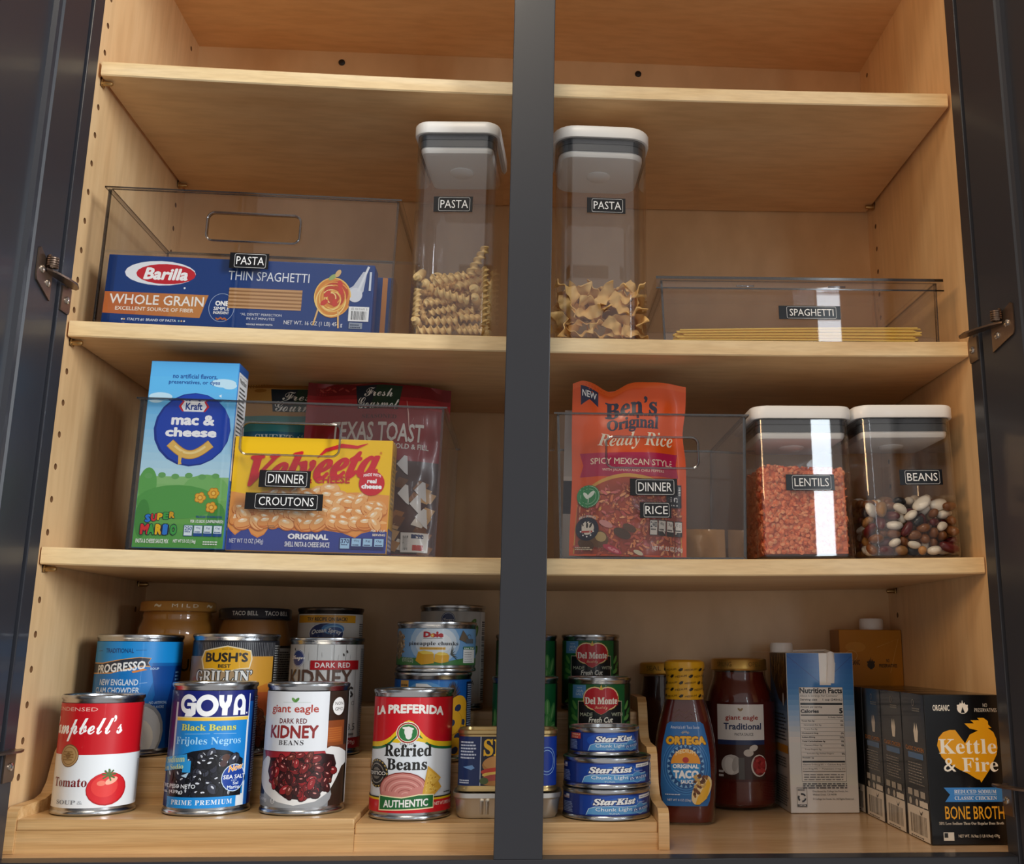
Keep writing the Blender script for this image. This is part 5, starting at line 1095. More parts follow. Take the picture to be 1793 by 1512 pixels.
    s.tx('NET WT 8 OZ (226g)', .14, .60, .05, .085, '#e3ebf4'); s.greek(.10, .45, .13, .15, 1, '#c9d8ea', 4)
    def bf(u, v, w):
        z = .018 + v; x = u - .026
        for (w0, d0, z0), (w1, d1, z1) in zip(prof, prof[1:]):
            if z0 <= z <= z1:
                f = (z - z0)/(z1 - z0); W_, D_ = w0 + (w1-w0)*f, d0 + (d1-d0)*f
        x *= min(1, W_*.90/.0275)
        return (x, -D_*(max(1 - (abs(x)/W_)**2.6, 0))**(1/2.6) - .0004 - w, z)
    b = B(); s.build(b, bf, .0022, .006); b.obj('label', t, ang=60)
bottle()

# ------------------------------------------------------------------ oblong meat tin standing on an empty silver tray
def rr_wrap(w, d, r, z0):
    """map a strip onto the front and corners of a rounded box"""
    fl = w/2 - r
    def fn(u, v, q):
        if abs(u) <= fl: return (u, -d/2 - q, z0 + v)
        a = (abs(u) - fl)/r; sg = 1 if u > 0 else -1
        if a <= PI/2: return (sg*(fl + (r + q)*math.sin(a)), -d/2 + r - (r + q)*math.cos(a), z0 + v)
        return (sg*(w/2 + q), -d/2 + r + (a - PI/2)*r, z0 + v)
    return fn
TRX, TRY = -.0121, .0290
t = thing('foil_tray', 'shallow ribbed silver tray under the blue meat tin', 'tray', (TRX, TRY, RZ[0] + .0003))
b = B(); b.loft([rrect(.086, .044, .012, 0), rrect(.090, .048, .014, .003), rrect(.094, .052, .016, .016), rrect(.097, .055, .017, .0175), rrect(.0975, .0555, .017, .0215), rrect(.0965, .0545, .0165, .0215), rrect(.092, .050, .015, .0185), rrect(.088, .046, .013, .012)], silver)
for x in (-.0225, -.0175, .0225, .0175): b.tube([(x, -.0240, .004), (x, -.0262, .015)], .0016, silver, 8)
b.obj('tray_body', t)
t = thing('meat_tin', 'dark blue oblong meat tin with gold rims, standing on the silver tray', 'tin', (-.0128, TRY, RZ[0] + .0222))
w, d, r, H = .0890, .0470, .013, .0535
b = B(); m = plain('gold_tin', '#bfa471', .3, .9)
b.loft([rrect(w - .004, d - .004, r - .002, 0), rrect(w + .001, d + .001, r, .001), rrect(w + .001, d + .001, r, .003), rrect(w - .0006, d - .0006, r, .0042), rrect(w - .0006, d - .0006, r, H - .0045), rrect(w + .0016, d + .0016, r, H - .0035), rrect(w + .0016, d + .0016, r, H - .0008), rrect(w, d, r, H), rrect(w - .003, d - .003, r - .002, H - .0006), rrect(w - .004, d - .004, r - .002, H - .0030)], m)
b.obj('tin_body', t)
s = Sheet(.001, H - .0115, None, 'p'); hw = w/2 + .012; s.X = lambda x: x*w/2
s.mpoly([(-hw, 0), (hw, 0), (hw, s.H), (-hw, s.H)], '#14295f'); s.rect(-.53, .6, 0, 1, '#141a33'); s.rect(-.545, -.53, 0, 1, '#d5dbe8'); s.greek(-.98, -.62, .55, .93, 6, '#cdd6ea', 4, .5); s.poly([(-.9, .38), (-.7, .42), (-.65, .36), (-.72, .32)], '#6f9ad2'); s.greek(-1.0, -.75, .05, .14, 2, '#cdd6ea', 6)
s.tx('SPAM', -.48, .55, .60, .95, '#f2bd28', 'S', bold=.02); s.ell(-.12, .42, 17, 8.5, '#b0783c'); s.ell(-.12, .46, 16, 6.5, '#c68f52'); s.ell(-.12, .28, 18, 4, '#c23a2a'); s.ell(-.12, .22, 17, 3, '#e3bd5a'); s.ell(-.12, .14, 17, 4.2, '#a8483f'); s.ell(-.14, .05, 16, 2.4, '#b0783c'); s.ell(-.46, .1, 4, 3, '#4d5f33')
s.rect(.62, 1.1, 0, 1, '#14389a'); s.ring(.80, .5, 9, 12, .5, '#9cc4ea'); s.ring(.80, .5, 7, 9.5, .5, '#9cc4ea')
b = B(); s.build(b, rr_wrap(w - .0004, d - .0004, r, .0055), .002); b.obj('label', t, ang=60)
b = B(); b.loft([rrect(.009, .018, .004, H - .0022, 4, .02, 0), rrect(.009, .018, .004, H - .0012, 4, .02, 0)], m); b.obj('pull_tab', t)

# ------------------------------------------------------------------ pouches and bags
def pouch(name, label, cx, y, z, W, H, bulge, back_col, art, rot, top=None, side=None, cat='pouch', prof=None, seam=.006, fin='f', wr=0, tip=0.0):
    """a soft bag: printed front and plain back that bulge apart and meet at sealed edges"""
    t = thing(name, label, cat, (cx, y, z), rot)
    top = top or (lambda x: 0); side = side or (lambda x, v: 0); prof = prof or (lambda v: math.sin(PI*min(max(v, 0), 1)**.8)**.7)
    def fn(sgn, lift):
        def f(u, v, q):
            a = u/W; vv = v/H
            x = (a - .5)*W + side(a, vv)*W; zz = v - top(a)*max(0, (vv - .55)/.45)
            e = min(a, 1 - a)/(seam/W); e = max(0, min(1, (e - 1)/4)); e = e*e*(3 - 2*e) if e < 1 else 1
            bl = bulge*prof(vv)*e*(math.sin(PI*a)**.5 if 0 < a < 1 else 0)
            w_ = wr*(math.sin(a*23 + vv*9) + math.sin(vv*31 - a*7))*min(1, e + .15) if wr else 0
            yl = tip*vv*vv
            return (x, yl + sgn*(bl*.5 + w_ + lift + q), zz)
        return f
    s = Sheet(W, H, None, fin, .03); s.cap = .0026; art(s); b = B(); s.build(b, fn(-1, .0003), .003, .003); b.obj('front_film', t, ang=70)
    s = Sheet(W, H, None, fin); s.all(back_col); b = B(); s.build(b, fn(1, .0003), .006, .006); b.obj('back_film', t, ang=70)
    return t
def art_rice(s):
    s.all('#e2561a'); s.rect(0, 1, .965, 1, '#e8642a')
    s.poly([(.07, .975), (.225, .955), (.225, .86), (.15, .895), (.075, .855)], '#23264a'); s.tx('NEW', .085, .21, .905, .945, '#f2f2f2', 'B', rise=-.3)
    s.tx('Ben\u2019s', .285, .745, .80, .915, '#2b2d45', 'S', bold=.02); s.tx('Original', .30, .765, .70, .795, '#2b2d45', 'S', bold=.02, space=.95)
    s.tx('Ready Rice', .22, .90, .595, .70, '#f6ead2', 'I', shear=.1)
    s.poly([(.07, .57), (.93, .58), (.91, .52), (.93, .445), (.07, .435), (.10, .50)], '#b51e4c'); s.tx('SPICY MEXICAN STYLE', .16, .88, .505, .54, '#f0dcc4', '', bold=.012); s.tx('WITH JALAPE\u00d1O AND CHILI PEPPERS', .26, .80, .462, .485, '#f0dcc4')
    ring_ = [(.5 + .58*math.cos(math.radians(a)), .075 + .38*math.sin(math.radians(a))) for a in range(30, 155, 5)]
    inside = lambda x, y: .045 < x < .955 and y < .06 + .375*math.sqrt(max(0, 1 - ((x - .5)/.57)**2))
    s.poly([(x, y) for x, y in ring_ if .035 < x < .965] + [(.035, .01), (.965, .01)], '#d8a24c')
    s.poly([(x, y - .02) for x, y in ring_ if .05 < x < .95] + [(.045, .01), (.955, .01)], '#a8442c')
    s.scatter(lambda x, y: inside(x, y + .02), (.06, .94, .015, .41), 330, 3.6, 1.25, ['#d8764a', '#e58c58', '#c85f45', '#eca472', '#b8504a', '#d4706a'], 12, None, '#94402c')
    for x, y, rx, ry, c in ((.24, .09, 10, 8, '#6b4a2c'), (.26, .10, 5.5, 4.5, '#b9a06a'), (.14, .06, 8, 5, '#54371f'), (.44, .12, 9, 4.5, '#4d3322'), (.50, .15, 7, 3.5, '#5c3c26'), (.30, .17, 7, 3, '#c98a86'), (.36, .035, 10, 3, '#c0304a'), (.37, .032, 6, 1.6, '#e88a96'), (.58, .02, 5, 2, '#d9d2b8')): s.ell(x, y, rx, ry, c, -.4)
    s.ell(.145, .325, 11.2, 11.2, '#2f8a52'); s.ring(.145, .325, 10.4, 10.4, .3, '#dfeee0'); s.ring(.145, .325, 7.6, 7.6, .3, '#bfe0c6'); s.ell(.125, .33, 4, 1.8, '#e6f2e6', 2.2); s.ell(.168, .335, 4.4, 2.0, '#e6f2e6', .8); s.line([(.145, .29), (.148, .33)], .6, '#e6f2e6')
    s.ell(.145, .145, 11, 11.4, '#171a30'); s.ell(.145, .15, 6.6, 6.6, '#e4ddd0'); s.rect(.10, .19, .125, .135, '#b3392f'); [s.ell(.145 + .03*k, .165, 1, 2.8, '#2a2320', -.4*k) for k in (-1, 0, 1)]; s.tx('100% U.S. GROWN RICE', .075, .215, .195, .207, '#f0ede6', 'B', arc=1.2); [s.ell(.145 + .055*math.cos(math.radians(a)), .145 + .042*math.sin(math.radians(a)), .8, .8, '#fff', 0, 6) for a in (200, 235, 270, 305, 340)]
    s.rect(.82, .955, .275, .405, '#151724'); s.tx('90', .84, .93, .305, .335, '#f4f4f4', 'B'); s.greek(.835, .94, .285, .298, 1, '#ddd', 3); s.bars(.93, .948, .345, .40, 6, '#eee', 3, True)
    facts(s, .67, .965, .115, .20, 4, '#2a2320', '#e9e2d8', '240'); s.tx('NET WT. 8.5 OZ (240g)', .70, .965, .028, .058, '#f3efe6', '', bold=.012); s.greek(.05, .20, .03, .05, 2, '#d8c8b0', 4)
pouch('rice_pouch', 'bright orange rice pouch leaning up out of the square clear bin', .0987, .0375, on(Z3, .0987) + BINF + .0016, .1145, .1765, .024, '#d9571e', art_rice, (math.radians(-1.5), .014, 0),
      top=lambda a: .0115*math.exp(-((a - .33)/.13)**2) + .0035*math.exp(-((a - 1)/.12)**2) + .004*math.exp(-((a)/.05)**2), side=lambda a, v: (-.030*(a > .5)*(2*a - 1)*math.exp(-((v - .70)/.12)**2) + .012*(a < .5)*(1 - 2*a)*math.exp(-((v - .4)/.2)**2)), prof=lambda v: max(0, min(1, (1 - v)*2.2))**.8*min(1, .55 + 3*v), wr=.0005)
def art_white(s): s.all('#d8d6d2'); s.rect(0, 1, .30, .52, '#1d2138'); s.rect(0, 1, .52, .55, '#eceae6'); s.greek(.1, .9, .05, .25, 6, '#9a9894', 3)
pouch('rice_pouch', 'white pouch with a navy band hidden behind the orange rice pouch', .0870, .082, on(Z3, .0870) + BINF + .0016, .102, .154, .018, '#cfccc6', art_white, (0, .012, 0), prof=lambda v: max(0, min(1, (1 - v)*2.2))**.8*min(1, .5 + 3*v), wr=.0004)
pouch('snack_packet', 'small tan packet lying low in the back of the square clear bin', .1785, .100, on(Z3, .1785) + BINF + .0006, .056, .036, .022, '#b98d5a', lambda s: (s.all('#b78c5c'), s.tx('AS', .05, .25, .5, .75, '#4a3520', 'B')), (math.radians(-8), 0, 0), wr=.0006)
def gourmet(s, x0, x1, y0, y1):
    s.poly([(x0, y1), (x1, y1 + .005), (x1 - .02, y0), (x0 + .03, y0)], '#1d3a2b'); s.poly([(x0, y1), (x0 + .45*(x1 - x0), y1), (x0 + .35*(x1 - x0), y0), (x0 + .03, y0)], '#182633')
    s.tx('Fresh', x0 + .20*(x1-x0), x0 + .80*(x1-x0), y0 + .52*(y1-y0), y0 + .9*(y1-y0), '#eff2ee', 'C'); s.tx('Gourmet', x0 + .09*(x1-x0), x0 + .95*(x1-x0), y0 + .02*(y1-y0), y0 + .48*(y1-y0), '#eff2ee', 'C')
def art_texas(s):
    s.all('#8f2329'); s.rect(0, 1, .925, 1, '#6f1a1f'); s.rect(0, 1, .86, .9, '#a82c31'); [s.ell(.1 + .045*k, .955 + .012*(k % 2), 3, 1, '#a3463f', .6 if k % 2 else -.6) for k in range(6)]
    gourmet(s, .335, .66, .845, .985)
    s.tx('SEASONED', .40, .64, .785, .81, '#5a1518', 'S'); s.tx('TEXAS TOAST', .20, .83, .655, .765, '#dcd6cf', '', bold=.02); s.tx('COLD & FILL', .62, .87, .615, .645, '#dcd6cf', 'B')
    s.rect(.06, .94, .04, .55, '#4b2e2a'); R = random.Random(5)
    for k in range(46): x, y = R.uniform(.1, .9), R.uniform(.06, .52); s.poly([(x - .05, y - .02), (x + .02, y - .035), (x + .055, y + .015), (x - .01, y + .03)], R.choice(['#a9763f', '#8b5a30', '#6f4426', '#c39a68', '#d8cfc2']))
    for k in range(5): x, y = R.uniform(.68, .88), R.uniform(.2, .55); s.poly([(x - .05, y), (x, y + .05), (x + .02, y + .045), (x + .03, y - .06), (x + .01, y - .05)], '#d5d2cf')  # white highlights on the bag window, drawn in as ink
    s.rect(.72, .90, .05, .155, '#dad7d2'); s.rect(.79, .87, .125, .147, '#22315f'); s.rect(.80, .87, .06, .09, '#b5392f'); s.tx('PRODUCT', .735, .77, .06, .14, '#444'); s.line([(.70, .9), (.72, .82), (.73, .74), (.76, .8)], 1.0, '#e3b9b0', [.3, 1.2, .8, .2])
pouch('crouton_bag', 'glossy dark red bag of croutons filling the back of the left bin', -.1640, .130, on(Z3, -.1640) + BINF + .0012, .1540, .1915, .030, '#7d1d22', art_texas, (math.radians(-2), slope(-.23), -.02), cat='bag', wr=.0009, top=lambda a: .0015*math.sin(a*9) + .004*math.exp(-((a-1)/.1)**2), prof=lambda v: max(0, min(1, (1 - v)*3))**.7*min(1, .4 + 3*v))
def art_sound(s):
    s.all('#b98d4a'); s.rect(0, 1, .95, 1, '#8a5a26'); [s.ell(.2 + .18*k, .935, 7, 2.2, '#9a6a2c', .2*k) for k in range(4)]
    gourmet(s, .28, .72, .815, .945); s.rect(0, .86, .70, .79, '#3f8a8c'); s.rect(0, .86, .62, .70, '#236a8a'); s.tx('SWEET SOUND', .20, .80, .635, .685, '#dfe9ec', 'S'); s.rect(.05, .95, .05, .6, '#6f4a2a')
pouch('crouton_bag', 'tan crouton bag with a teal band behind the yellow box', -.2540, .169, on(Z3, -.2540) + BINF + .0012, .1480, .2000, .026, '#a0793e', art_sound, (0, slope(-.23), .0), cat='bag', wr=.0009, prof=lambda v: max(0, min(1, (1 - v)*3))**.7*min(1, .4 + 3*v))
# ------------------------------------------------------------------ loose food in the canisters (settled by dropping it in)
BEANS = '-269,-397,46,95,-15,-2,29,r,133;-121,-381,52,87,11,4,48,t,138;12,-347,49,70,66,25,10,k,138;314,-341,43,12,-6,39,-91,w,126;-415,-158,38,85,-15,-4,50,s,131;-136,41,534,10,16,98,-11,s,117;234,-394,408,71,22,-32,-58,b,121;399,-121,46,11,-86,49,-10,b,129;-403,141,39,42,11,5,90,w,120;-209,170,549,7,99,6,-6,W,138;-12,128,537,99,-9,-8,-5,k,118;384,158,44,14,-96,-24,0,t,118;-412,330,41,69,8,12,71,r,118;-92,414,544,10,-9,8,-99,w,136;9,229,539,8,-61,-79,-6,w,120;400,258,40,24,95,-19,2,s,136;-379,-258,63,59,10,22,-77,W,139;-72,-368,144,39,29,-64,-60,b,132;200,-414,45,99,10,-7,11,w,138;355,-416,77,14,-2,-87,-48,r,139;-368,24,49,31,-11,-35,88,t,122;17,-421,186,68,-73,2,-9,b,119;45,-128,538,2,-51,85,12,w,116;384,-19,134,14,-89,-9,-43,W,130;-343,111,112,60,25,-74,-16,w,132;-361,-262,514,21,-96,-19,-5,b,122;381,209,455,62,-71,-33,2,t,127;409,33,46,10,69,69,16,b,127;-368,221,68,36,-84,26,31,r,116;-292,427,535,74,-52,-23,35,s,115;157,402,542,88,14,-4,-45,k,136;358,391,44,16,-70,-69,10,w,134;-405,-401,62,75,17,30,-56,b,129;4,-424,101,3,-9,-19,-98,w,115;130,-343,75,53,-67,-39,-35,w,139;415,-265,49,55,48,-37,-58,w,133;-414,-59,40,51,-11,-11,85,s,138;-373,-243,361,17,98,-11,1,b,123;21,-348,310,26,48,-35,76,b,134;355,-179,103,17,68,58,42,w,133;-374,305,138,30,-25,-59,-71,t,136;-251,53,544,99,-14,4,-6,w,138;350,-31,442,15,-68,-31,65,w,123;384,254,247,34,-82,40,22,r,138;-376,410,106,97,13,22,-7,b,138;-211,392,544,13,74,-65,-7,b,122;308,401,543,44,12,-15,-88,b,119;417,332,86,72,34,44,42,w,118;-241,-348,138,4,-14,53,84,r,140;-187,-424,120,96,-21,-19,-5,w,116;84,-424,43,71,-48,-32,-42,s,128;230,-361,121,41,76,49,6,b,120;-379,-100,113,19,34,-85,-36,r,135;-41,-105,548,35,50,-65,-44,b,125;64,-248,544,13,-76,-63,7,w,138;389,-39,297,1,-13,7,-99,w,127;-392,13,140,27,17,95,-4,t,118;-407,-23,321,23,80,-54,-9,k,138;230,183,548,16,38,-88,-24,r,134;373,100,109,2,-95,-22,-22,w,125;-361,404,204,82,39,-3,42,w,136;27,377,554,3,48,-83,-29,W,126;232,307,539,14,96,22,8,s,136;417,426,100,44,-7,-48,-76,s,126;-364,-413,159,99,-13,-6,-9,b,133;-187,-416,205,9,-2,9,-99,b,122;39,-347,140,33,28,-31,85,b,118;213,-381,225,45,57,-55,-43,b,139;-419,-251,154,29,74,17,58,s,130;-385,-206,446,58,81,6,-7,b,123;161,-349,440,32,-29,9,90,w,121;384,-230,194,44,81,-16,-35,t,136;-357,41,240,41,-29,47,-73,b,134;38,28,549,51,-4,13,-85,t,132;279,54,547,53,10,-11,-84,r,134;384,-115,192,9,-96,27,3,b,132;-379,332,274,30,28,-8,-91,W,127;-347,240,501,45,43,-59,51,k,132;353,302,578,14,2,-98,-14,W,138;384,334,181,0,43,-5,-90,r,129;-356,-301,144,65,62,22,37,w,128;-168,-382,294,95,8,-1,30,W,131;125,-392,170,11,-68,-66,-30,b,135;384,-327,130,45,77,-45,-9,r,135;-363,-178,181,36,18,-25,88,b,131;-349,-112,468,3,-83,42,37,k,135;302,-105,549,11,53,79,27,b,136;384,-146,287,82,47,-3,-34,t,132;-414,162,124,35,-48,-72,-37,s,139;-350,207,320,71,-16,35,60,b,128;170,-107,543,14,99,1,3,w,136;349,74,179,60,13,33,-72,s,126;-406,365,361,12,-66,74,-7,r,133;-295,323,537,11,84,51,10,k,119;100,167,553,18,76,-54,-30,t,129;358,421,204,58,-39,-57,-43,r,125;-404,-379,243,73,-22,-21,-61,r,134;-195,-381,386,41,1,-10,91,r,133;304,-418,273,33,7,47,-81,w,118;303,-385,181,54,-43,35,-63,b,131;-373,-73,205,6,-18,-92,34,w,132;21,-338,427,60,80,3,0,r,115;414,-260,492,58,-36,45,-58,b,120;352,-2,232,67,-23,22,-67,w,118;-400,221,213,19,35,71,-58,b,119;-207,-71,541,64,-44,-35,53,w,115;398,122,504,81,-43,11,39,b,124;384,223,122,34,-21,-25,88,r,129;-351,349,440,63,-3,-15,-76,w,137;-110,313,540,97,14,0,-22,w,125;391,159,588,23,74,56,-28,W,125;358,323,480,62,34,6,-70,w,135;-279,-368,224,83,18,7,53,b,115;-57,-423,255,25,-35,63,64,r,117;111,-416,261,10,10,99,7,b,123;395,-395,230,48,-2,-30,82,b,139;-403,-337,329,73,-7,-29,-61,t,125;-283,-413,447,61,-54,-54,-22,t,131;-134,-200,542,15,-94,-30,1,b,118;379,-295,300,51,-77,-14,34,r,129;-340,193,152,69,27,-67,-5,s,139;-377,79,484,14,94,18,25,r,123;407,-17,522,75,21,2,-63,t,114;376,154,192,22,-19,-53,80,w,129;-375,248,396,56,76,30,15,r,118;-374,410,573,14,36,69,-61,r,137;232,393,602,26,-57,-70,35,b,125;418,144,388,36,-52,44,-63,w,122;-333,-326,270,44,3,-45,-78,s,124;-122,-338,216,47,86,14,-10,s,138;235,-381,320,87,14,4,47,r,121;296,-337,256,4,4,94,-33,s,127;-379,-260,232,25,96,5,-11,b,122;-272,-167,538,13,93,-21,-26,s,127;304,-344,506,87,45,-7,17,W,126;388,-75,375,0,-27,96,-11,w,130;-412,113,198,72,-13,-45,51,b,122;-81,90,596,91,26,-4,-31,t,135;-110,-424,449,56,-78,18,20,w,128;384,137,294,12,54,-78,-29,W,138;-377,130,408,2,9,90,42,t,121;-310,249,605,2,-50,87,-4,W,118;169,244,535,25,-9,-12,-96,s,122;409,371,319,68,8,14,72,r,126;-307,-391,322,73,13,-41,53,r,130;-36,-340,236,31,27,-88,26,k,117;59,-427,333,58,75,-18,26,k,122;412,-395,327,38,-65,-59,29,b,123;-379,-156,283,89,6,-15,-43,W,128;-179,-343,478,3,-7,-48,88,b,123;-53,-265,541,96,-28,7,-1,k,129;353,-228,350,30,64,-49,52,w,121;-401,111,310,75,-25,-8,-60,b,138;-397,5,543,55,22,-18,78,t,128;262,129,619,38,4,-7,-92,w,134;384,37,358,87,49,-6,-7,b,129;-412,166,518,64,36,-66,-17,r,130;-401,322,535,69,-41,-18,-57,b,137;103,299,549,39,2,35,-85,b,124;376,268,377,87,33,-4,-36,t,119;-376,-374,455,72,55,32,27,W,135;-92,-349,380,89,2,44,-11,w,136;138,-353,329,46,-32,-40,-73,r,125;366,-343,404,35,10,-3,-93,W,134;-335,-51,272,5,69,48,-53,s,118;-411,-157,534,32,58,66,36,b,128;192,-289,545,28,96,2,7,b,123;411,-182,397,60,-37,-12,-70,w,129;-372,31,396,5,-11,-22,97,t,116;-296,-65,543,13,-82,-56,5,w,135;158,24,550,73,7,7,-68,t,131;385,52,451,22,2,40,89,w,133;-413,424,451,49,-71,-22,-44,s,140;-89,223,577,90,-21,26,-29,r,116;-76,357,618,36,8,-5,-93,t,120;404,417,461,60,42,-54,42,r,138;-421,-292,422,72,-6,-65,24,k,118;117,-395,510,28,-21,90,27,W,138;-7,-419,389,26,-6,95,18,w,130;389,-421,475,0,2,-41,-91,b,118;-379,-145,373,75,-63,-18,15,r,115;-118,-53,540,85,11,10,51,w,124;175,-198,537,2,-8,-99,-14,w,116;394,-126,468,8,42,-78,46,b,133;-403,-59,425,48,-15,-86,-6,t,118'
SPIRALS = '-112,-4,398,60,5,-71,-37,96;287,312,48,50,-50,-50,-50,93;344,70,123,11,-11,69,71,100;-285,109,48,63,-63,-32,-32,97;-157,-425,48,57,-42,-57,42,108;-285,-211,48,63,63,32,-32,94;214,-425,48,71,0,71,0,86;283,160,202,58,-57,41,42,102;330,-162,147,45,0,0,89,89;-77,425,398,0,71,0,-71,101;-344,-310,137,48,-52,52,48,98;-343,-193,360,16,69,-69,16,108;132,-343,104,11,-70,11,-70,99;-344,304,124,69,-71,11,11,101;-344,-409,345,3,69,-72,3,92;-344,-41,182,74,50,25,-37,99;236,-368,197,63,-56,34,-41,91;344,58,278,49,50,51,-50,104;-82,-427,150,32,64,-32,-62,98;-300,-321,303,97,-17,-17,0,88;346,-281,428,80,14,-10,58,91;-238,425,494,0,71,0,71,94;66,-343,245,57,-42,42,-57,103;-100,324,398,67,22,-67,-22,89;346,-425,266,0,81,-59,0,103;346,-60,487,27,-76,-56,-20,101;343,-427,581,0,99,-16,0,87;344,322,305,38,-91,14,6,102;-346,226,414,1,0,1,100,87;243,-116,398,67,-22,68,-22,88;-240,-182,398,30,34,-62,64,100;-285,-4,250,25,-37,-74,-50,91;-344,-52,555,4,-15,-95,-28,107;-334,313,220,10,-12,71,69,97;250,-321,395,58,58,-41,41,93;344,427,489,16,0,0,-99,105;-80,-417,267,7,76,-14,-64,86;344,423,834,13,0,0,-99,103;-253,-213,497,70,51,-49,-7,86;-344,324,415,1,45,-89,1,89;263,-427,789,15,-25,4,-96,109;314,63,480,31,-89,-34,-1,102;-134,-375,363,46,-61,16,-62,91;-344,18,324,58,40,-40,59,88;15,-425,417,50,-44,67,-33,109;-134,298,496,48,-67,23,-52,102;-180,-331,480,86,38,-33,-12,106;144,-37,461,41,-70,40,-42,88;-26,-427,599,43,56,-56,-43,101;-121,-12,494,63,-10,-70,33,94;21,-186,398,69,15,69,-15,91;-310,107,491,32,-6,-21,92,93;7,247,618,72,-43,-10,54,100;73,82,398,1,-71,1,71,94;162,-113,525,34,-59,-24,-69,95;133,154,468,56,38,31,-67,88;248,-296,494,52,57,43,-47,106;249,109,667,41,-76,-38,-32,101;183,-361,575,18,83,9,-52,105;-74,223,398,22,67,22,67,96;147,-271,574,32,-64,-2,-69,106;245,425,512,61,0,0,-79,98;222,-55,645,64,45,44,44,100;-219,147,512,13,-71,64,-28,99;42,-122,594,76,-9,59,-26,104;0,251,493,68,48,-49,-25,95;25,-259,470,61,-4,-63,-48,87;-88,103,511,45,21,78,37,86;-180,-280,569,56,-51,-36,54,90;-258,-25,642,61,-48,-11,62,86;-133,-192,594,57,-53,-44,44,107;237,180,459,8,2,85,53,97;9,-5,633,84,47,-23,14,104;-252,422,590,67,-22,67,-21,85;-75,-345,640,34,-62,23,-66,97;-174,42,673,41,-82,-32,-25,107;158,-263,699,30,64,-10,70,100;346,218,528,39,-71,-51,-29,96;-346,-310,674,69,-41,30,50,97;202,230,534,81,48,-24,24,87;46,425,614,47,41,26,74,89;175,327,592,33,64,-40,-56,89;-102,-34,649,19,-2,80,57,94;-230,294,604,65,-37,63,-19,95'
NOODLES = '-9,-350,50,5,-54,84,8;185,-312,85,50,-65,-45,-35;-95,419,502,18,48,-64,57;51,50,449,68,8,7,-73;-353,-21,49,3,96,-25,10;305,-201,105,18,60,23,75;-352,200,54,11,-95,24,15;308,222,75,2,56,4,83;-117,-15,482,46,-56,-12,-68;353,-22,213,35,-87,18,30;-44,253,450,7,-29,95,6;73,409,479,49,57,62,-23;-368,-219,76,23,-97,7,0;151,-418,103,49,17,58,-63;-327,-9,427,9,-53,-73,-43;391,333,76,7,-74,-8,-67;117,-267,450,0,-46,88,-6;344,-371,80,43,45,-4,78;-353,130,137,1,25,96,14;352,-32,72,85,22,-41,25;-388,-398,139,58,-58,28,-50;3,-368,275,18,-76,-35,-52;-353,393,110,23,68,-60,-35;399,119,110,75,27,-57,-21;-216,-387,50,9,-56,83,2;163,-345,219,78,4,28,56;-210,131,452,53,8,-11,83;129,256,450,4,-3,-100,5;-21,-367,148,44,-11,-10,89;401,-345,208,62,14,75,18;-349,5,181,21,9,31,-92;372,351,211,94,21,-23,-18;-337,-276,187,44,25,-6,-86;401,-181,141,52,35,64,44;-342,363,230,25,-15,26,-92;306,344,301,62,16,75,15;-198,-340,156,72,11,-14,-67;312,-164,276,16,-59,9,-79;-85,104,536,11,-87,-46,-13;400,355,367,27,-69,-22,63;-141,-416,263,49,-49,61,37;124,-102,452,6,68,72,-12;-309,-8,564,11,2,-99,-2;350,-16,358,15,-83,-44,32;-299,-311,324,60,39,37,-59;187,-408,328,17,-32,79,49;-391,-153,255,11,87,1,48;338,136,220,23,-88,32,-28;-352,-173,378,92,-17,15,-31;321,-367,283,78,12,-50,36;41,197,536,27,7,8,-96;352,169,353,23,18,16,-94;30,-425,438,23,-16,-71,-64;377,-269,364,23,-12,-95,17;-332,345,332,0,-1,23,-97;382,62,450,93,-1,36,-7;-138,-145,450,1,88,46,-9;326,-165,430,0,47,88,-10;-352,49,332,87,36,-28,18;271,175,458,23,30,92,-10;-343,-415,320,4,-38,-66,64;-66,-334,486,31,83,-44,-14;-352,165,293,56,-64,52,-7;183,321,552,69,22,17,-67;-120,-367,379,41,-10,13,90;342,-252,516,9,47,-80,-36;-176,291,505,69,-10,-50,52;377,-51,543,10,-97,-7,22;-342,-131,477,2,32,-94,-8;175,-155,540,25,1,18,-95;-396,288,415,53,7,84,11;280,371,464,18,89,42,-3;-198,-326,476,37,-3,-91,16;-10,-230,524,19,-15,-12,-96;-331,421,504,69,-56,-15,-43;192,-1,512,8,59,-80,-12;-338,-409,506,48,2,46,-75;315,-401,464,4,-60,-75,-27;-290,259,474,45,44,61,48;377,224,554,25,11,-96,-10;-341,-305,464,87,36,-4,34;185,-362,538,92,17,-20,30;-382,163,508,12,-34,-12,92;228,132,558,16,95,26,3;-203,-175,545,4,46,89,0;-28,-62,569,4,-86,-45,24'
def rows(s):
    for r in s.split(';'):
        v = r.split(','); yield [float(x)/10000 for x in v[:3]], [float(x)/100 for x in v[3:7]], v[7:]
def canister_frame(cx, cy_, z, rot): return Matrix.Translation((cx, cy_, z)) @ Euler(rot).to_matrix().to_4x4()
from mathutils import Quaternion
def put(o, M, p, q, sc=1.0):
    o.matrix_world = M @ Matrix.Translation(p) @ Quaternion(q).normalized().to_matrix().to_4x4() @ Matrix.Diagonal((sc, sc, sc, 1))
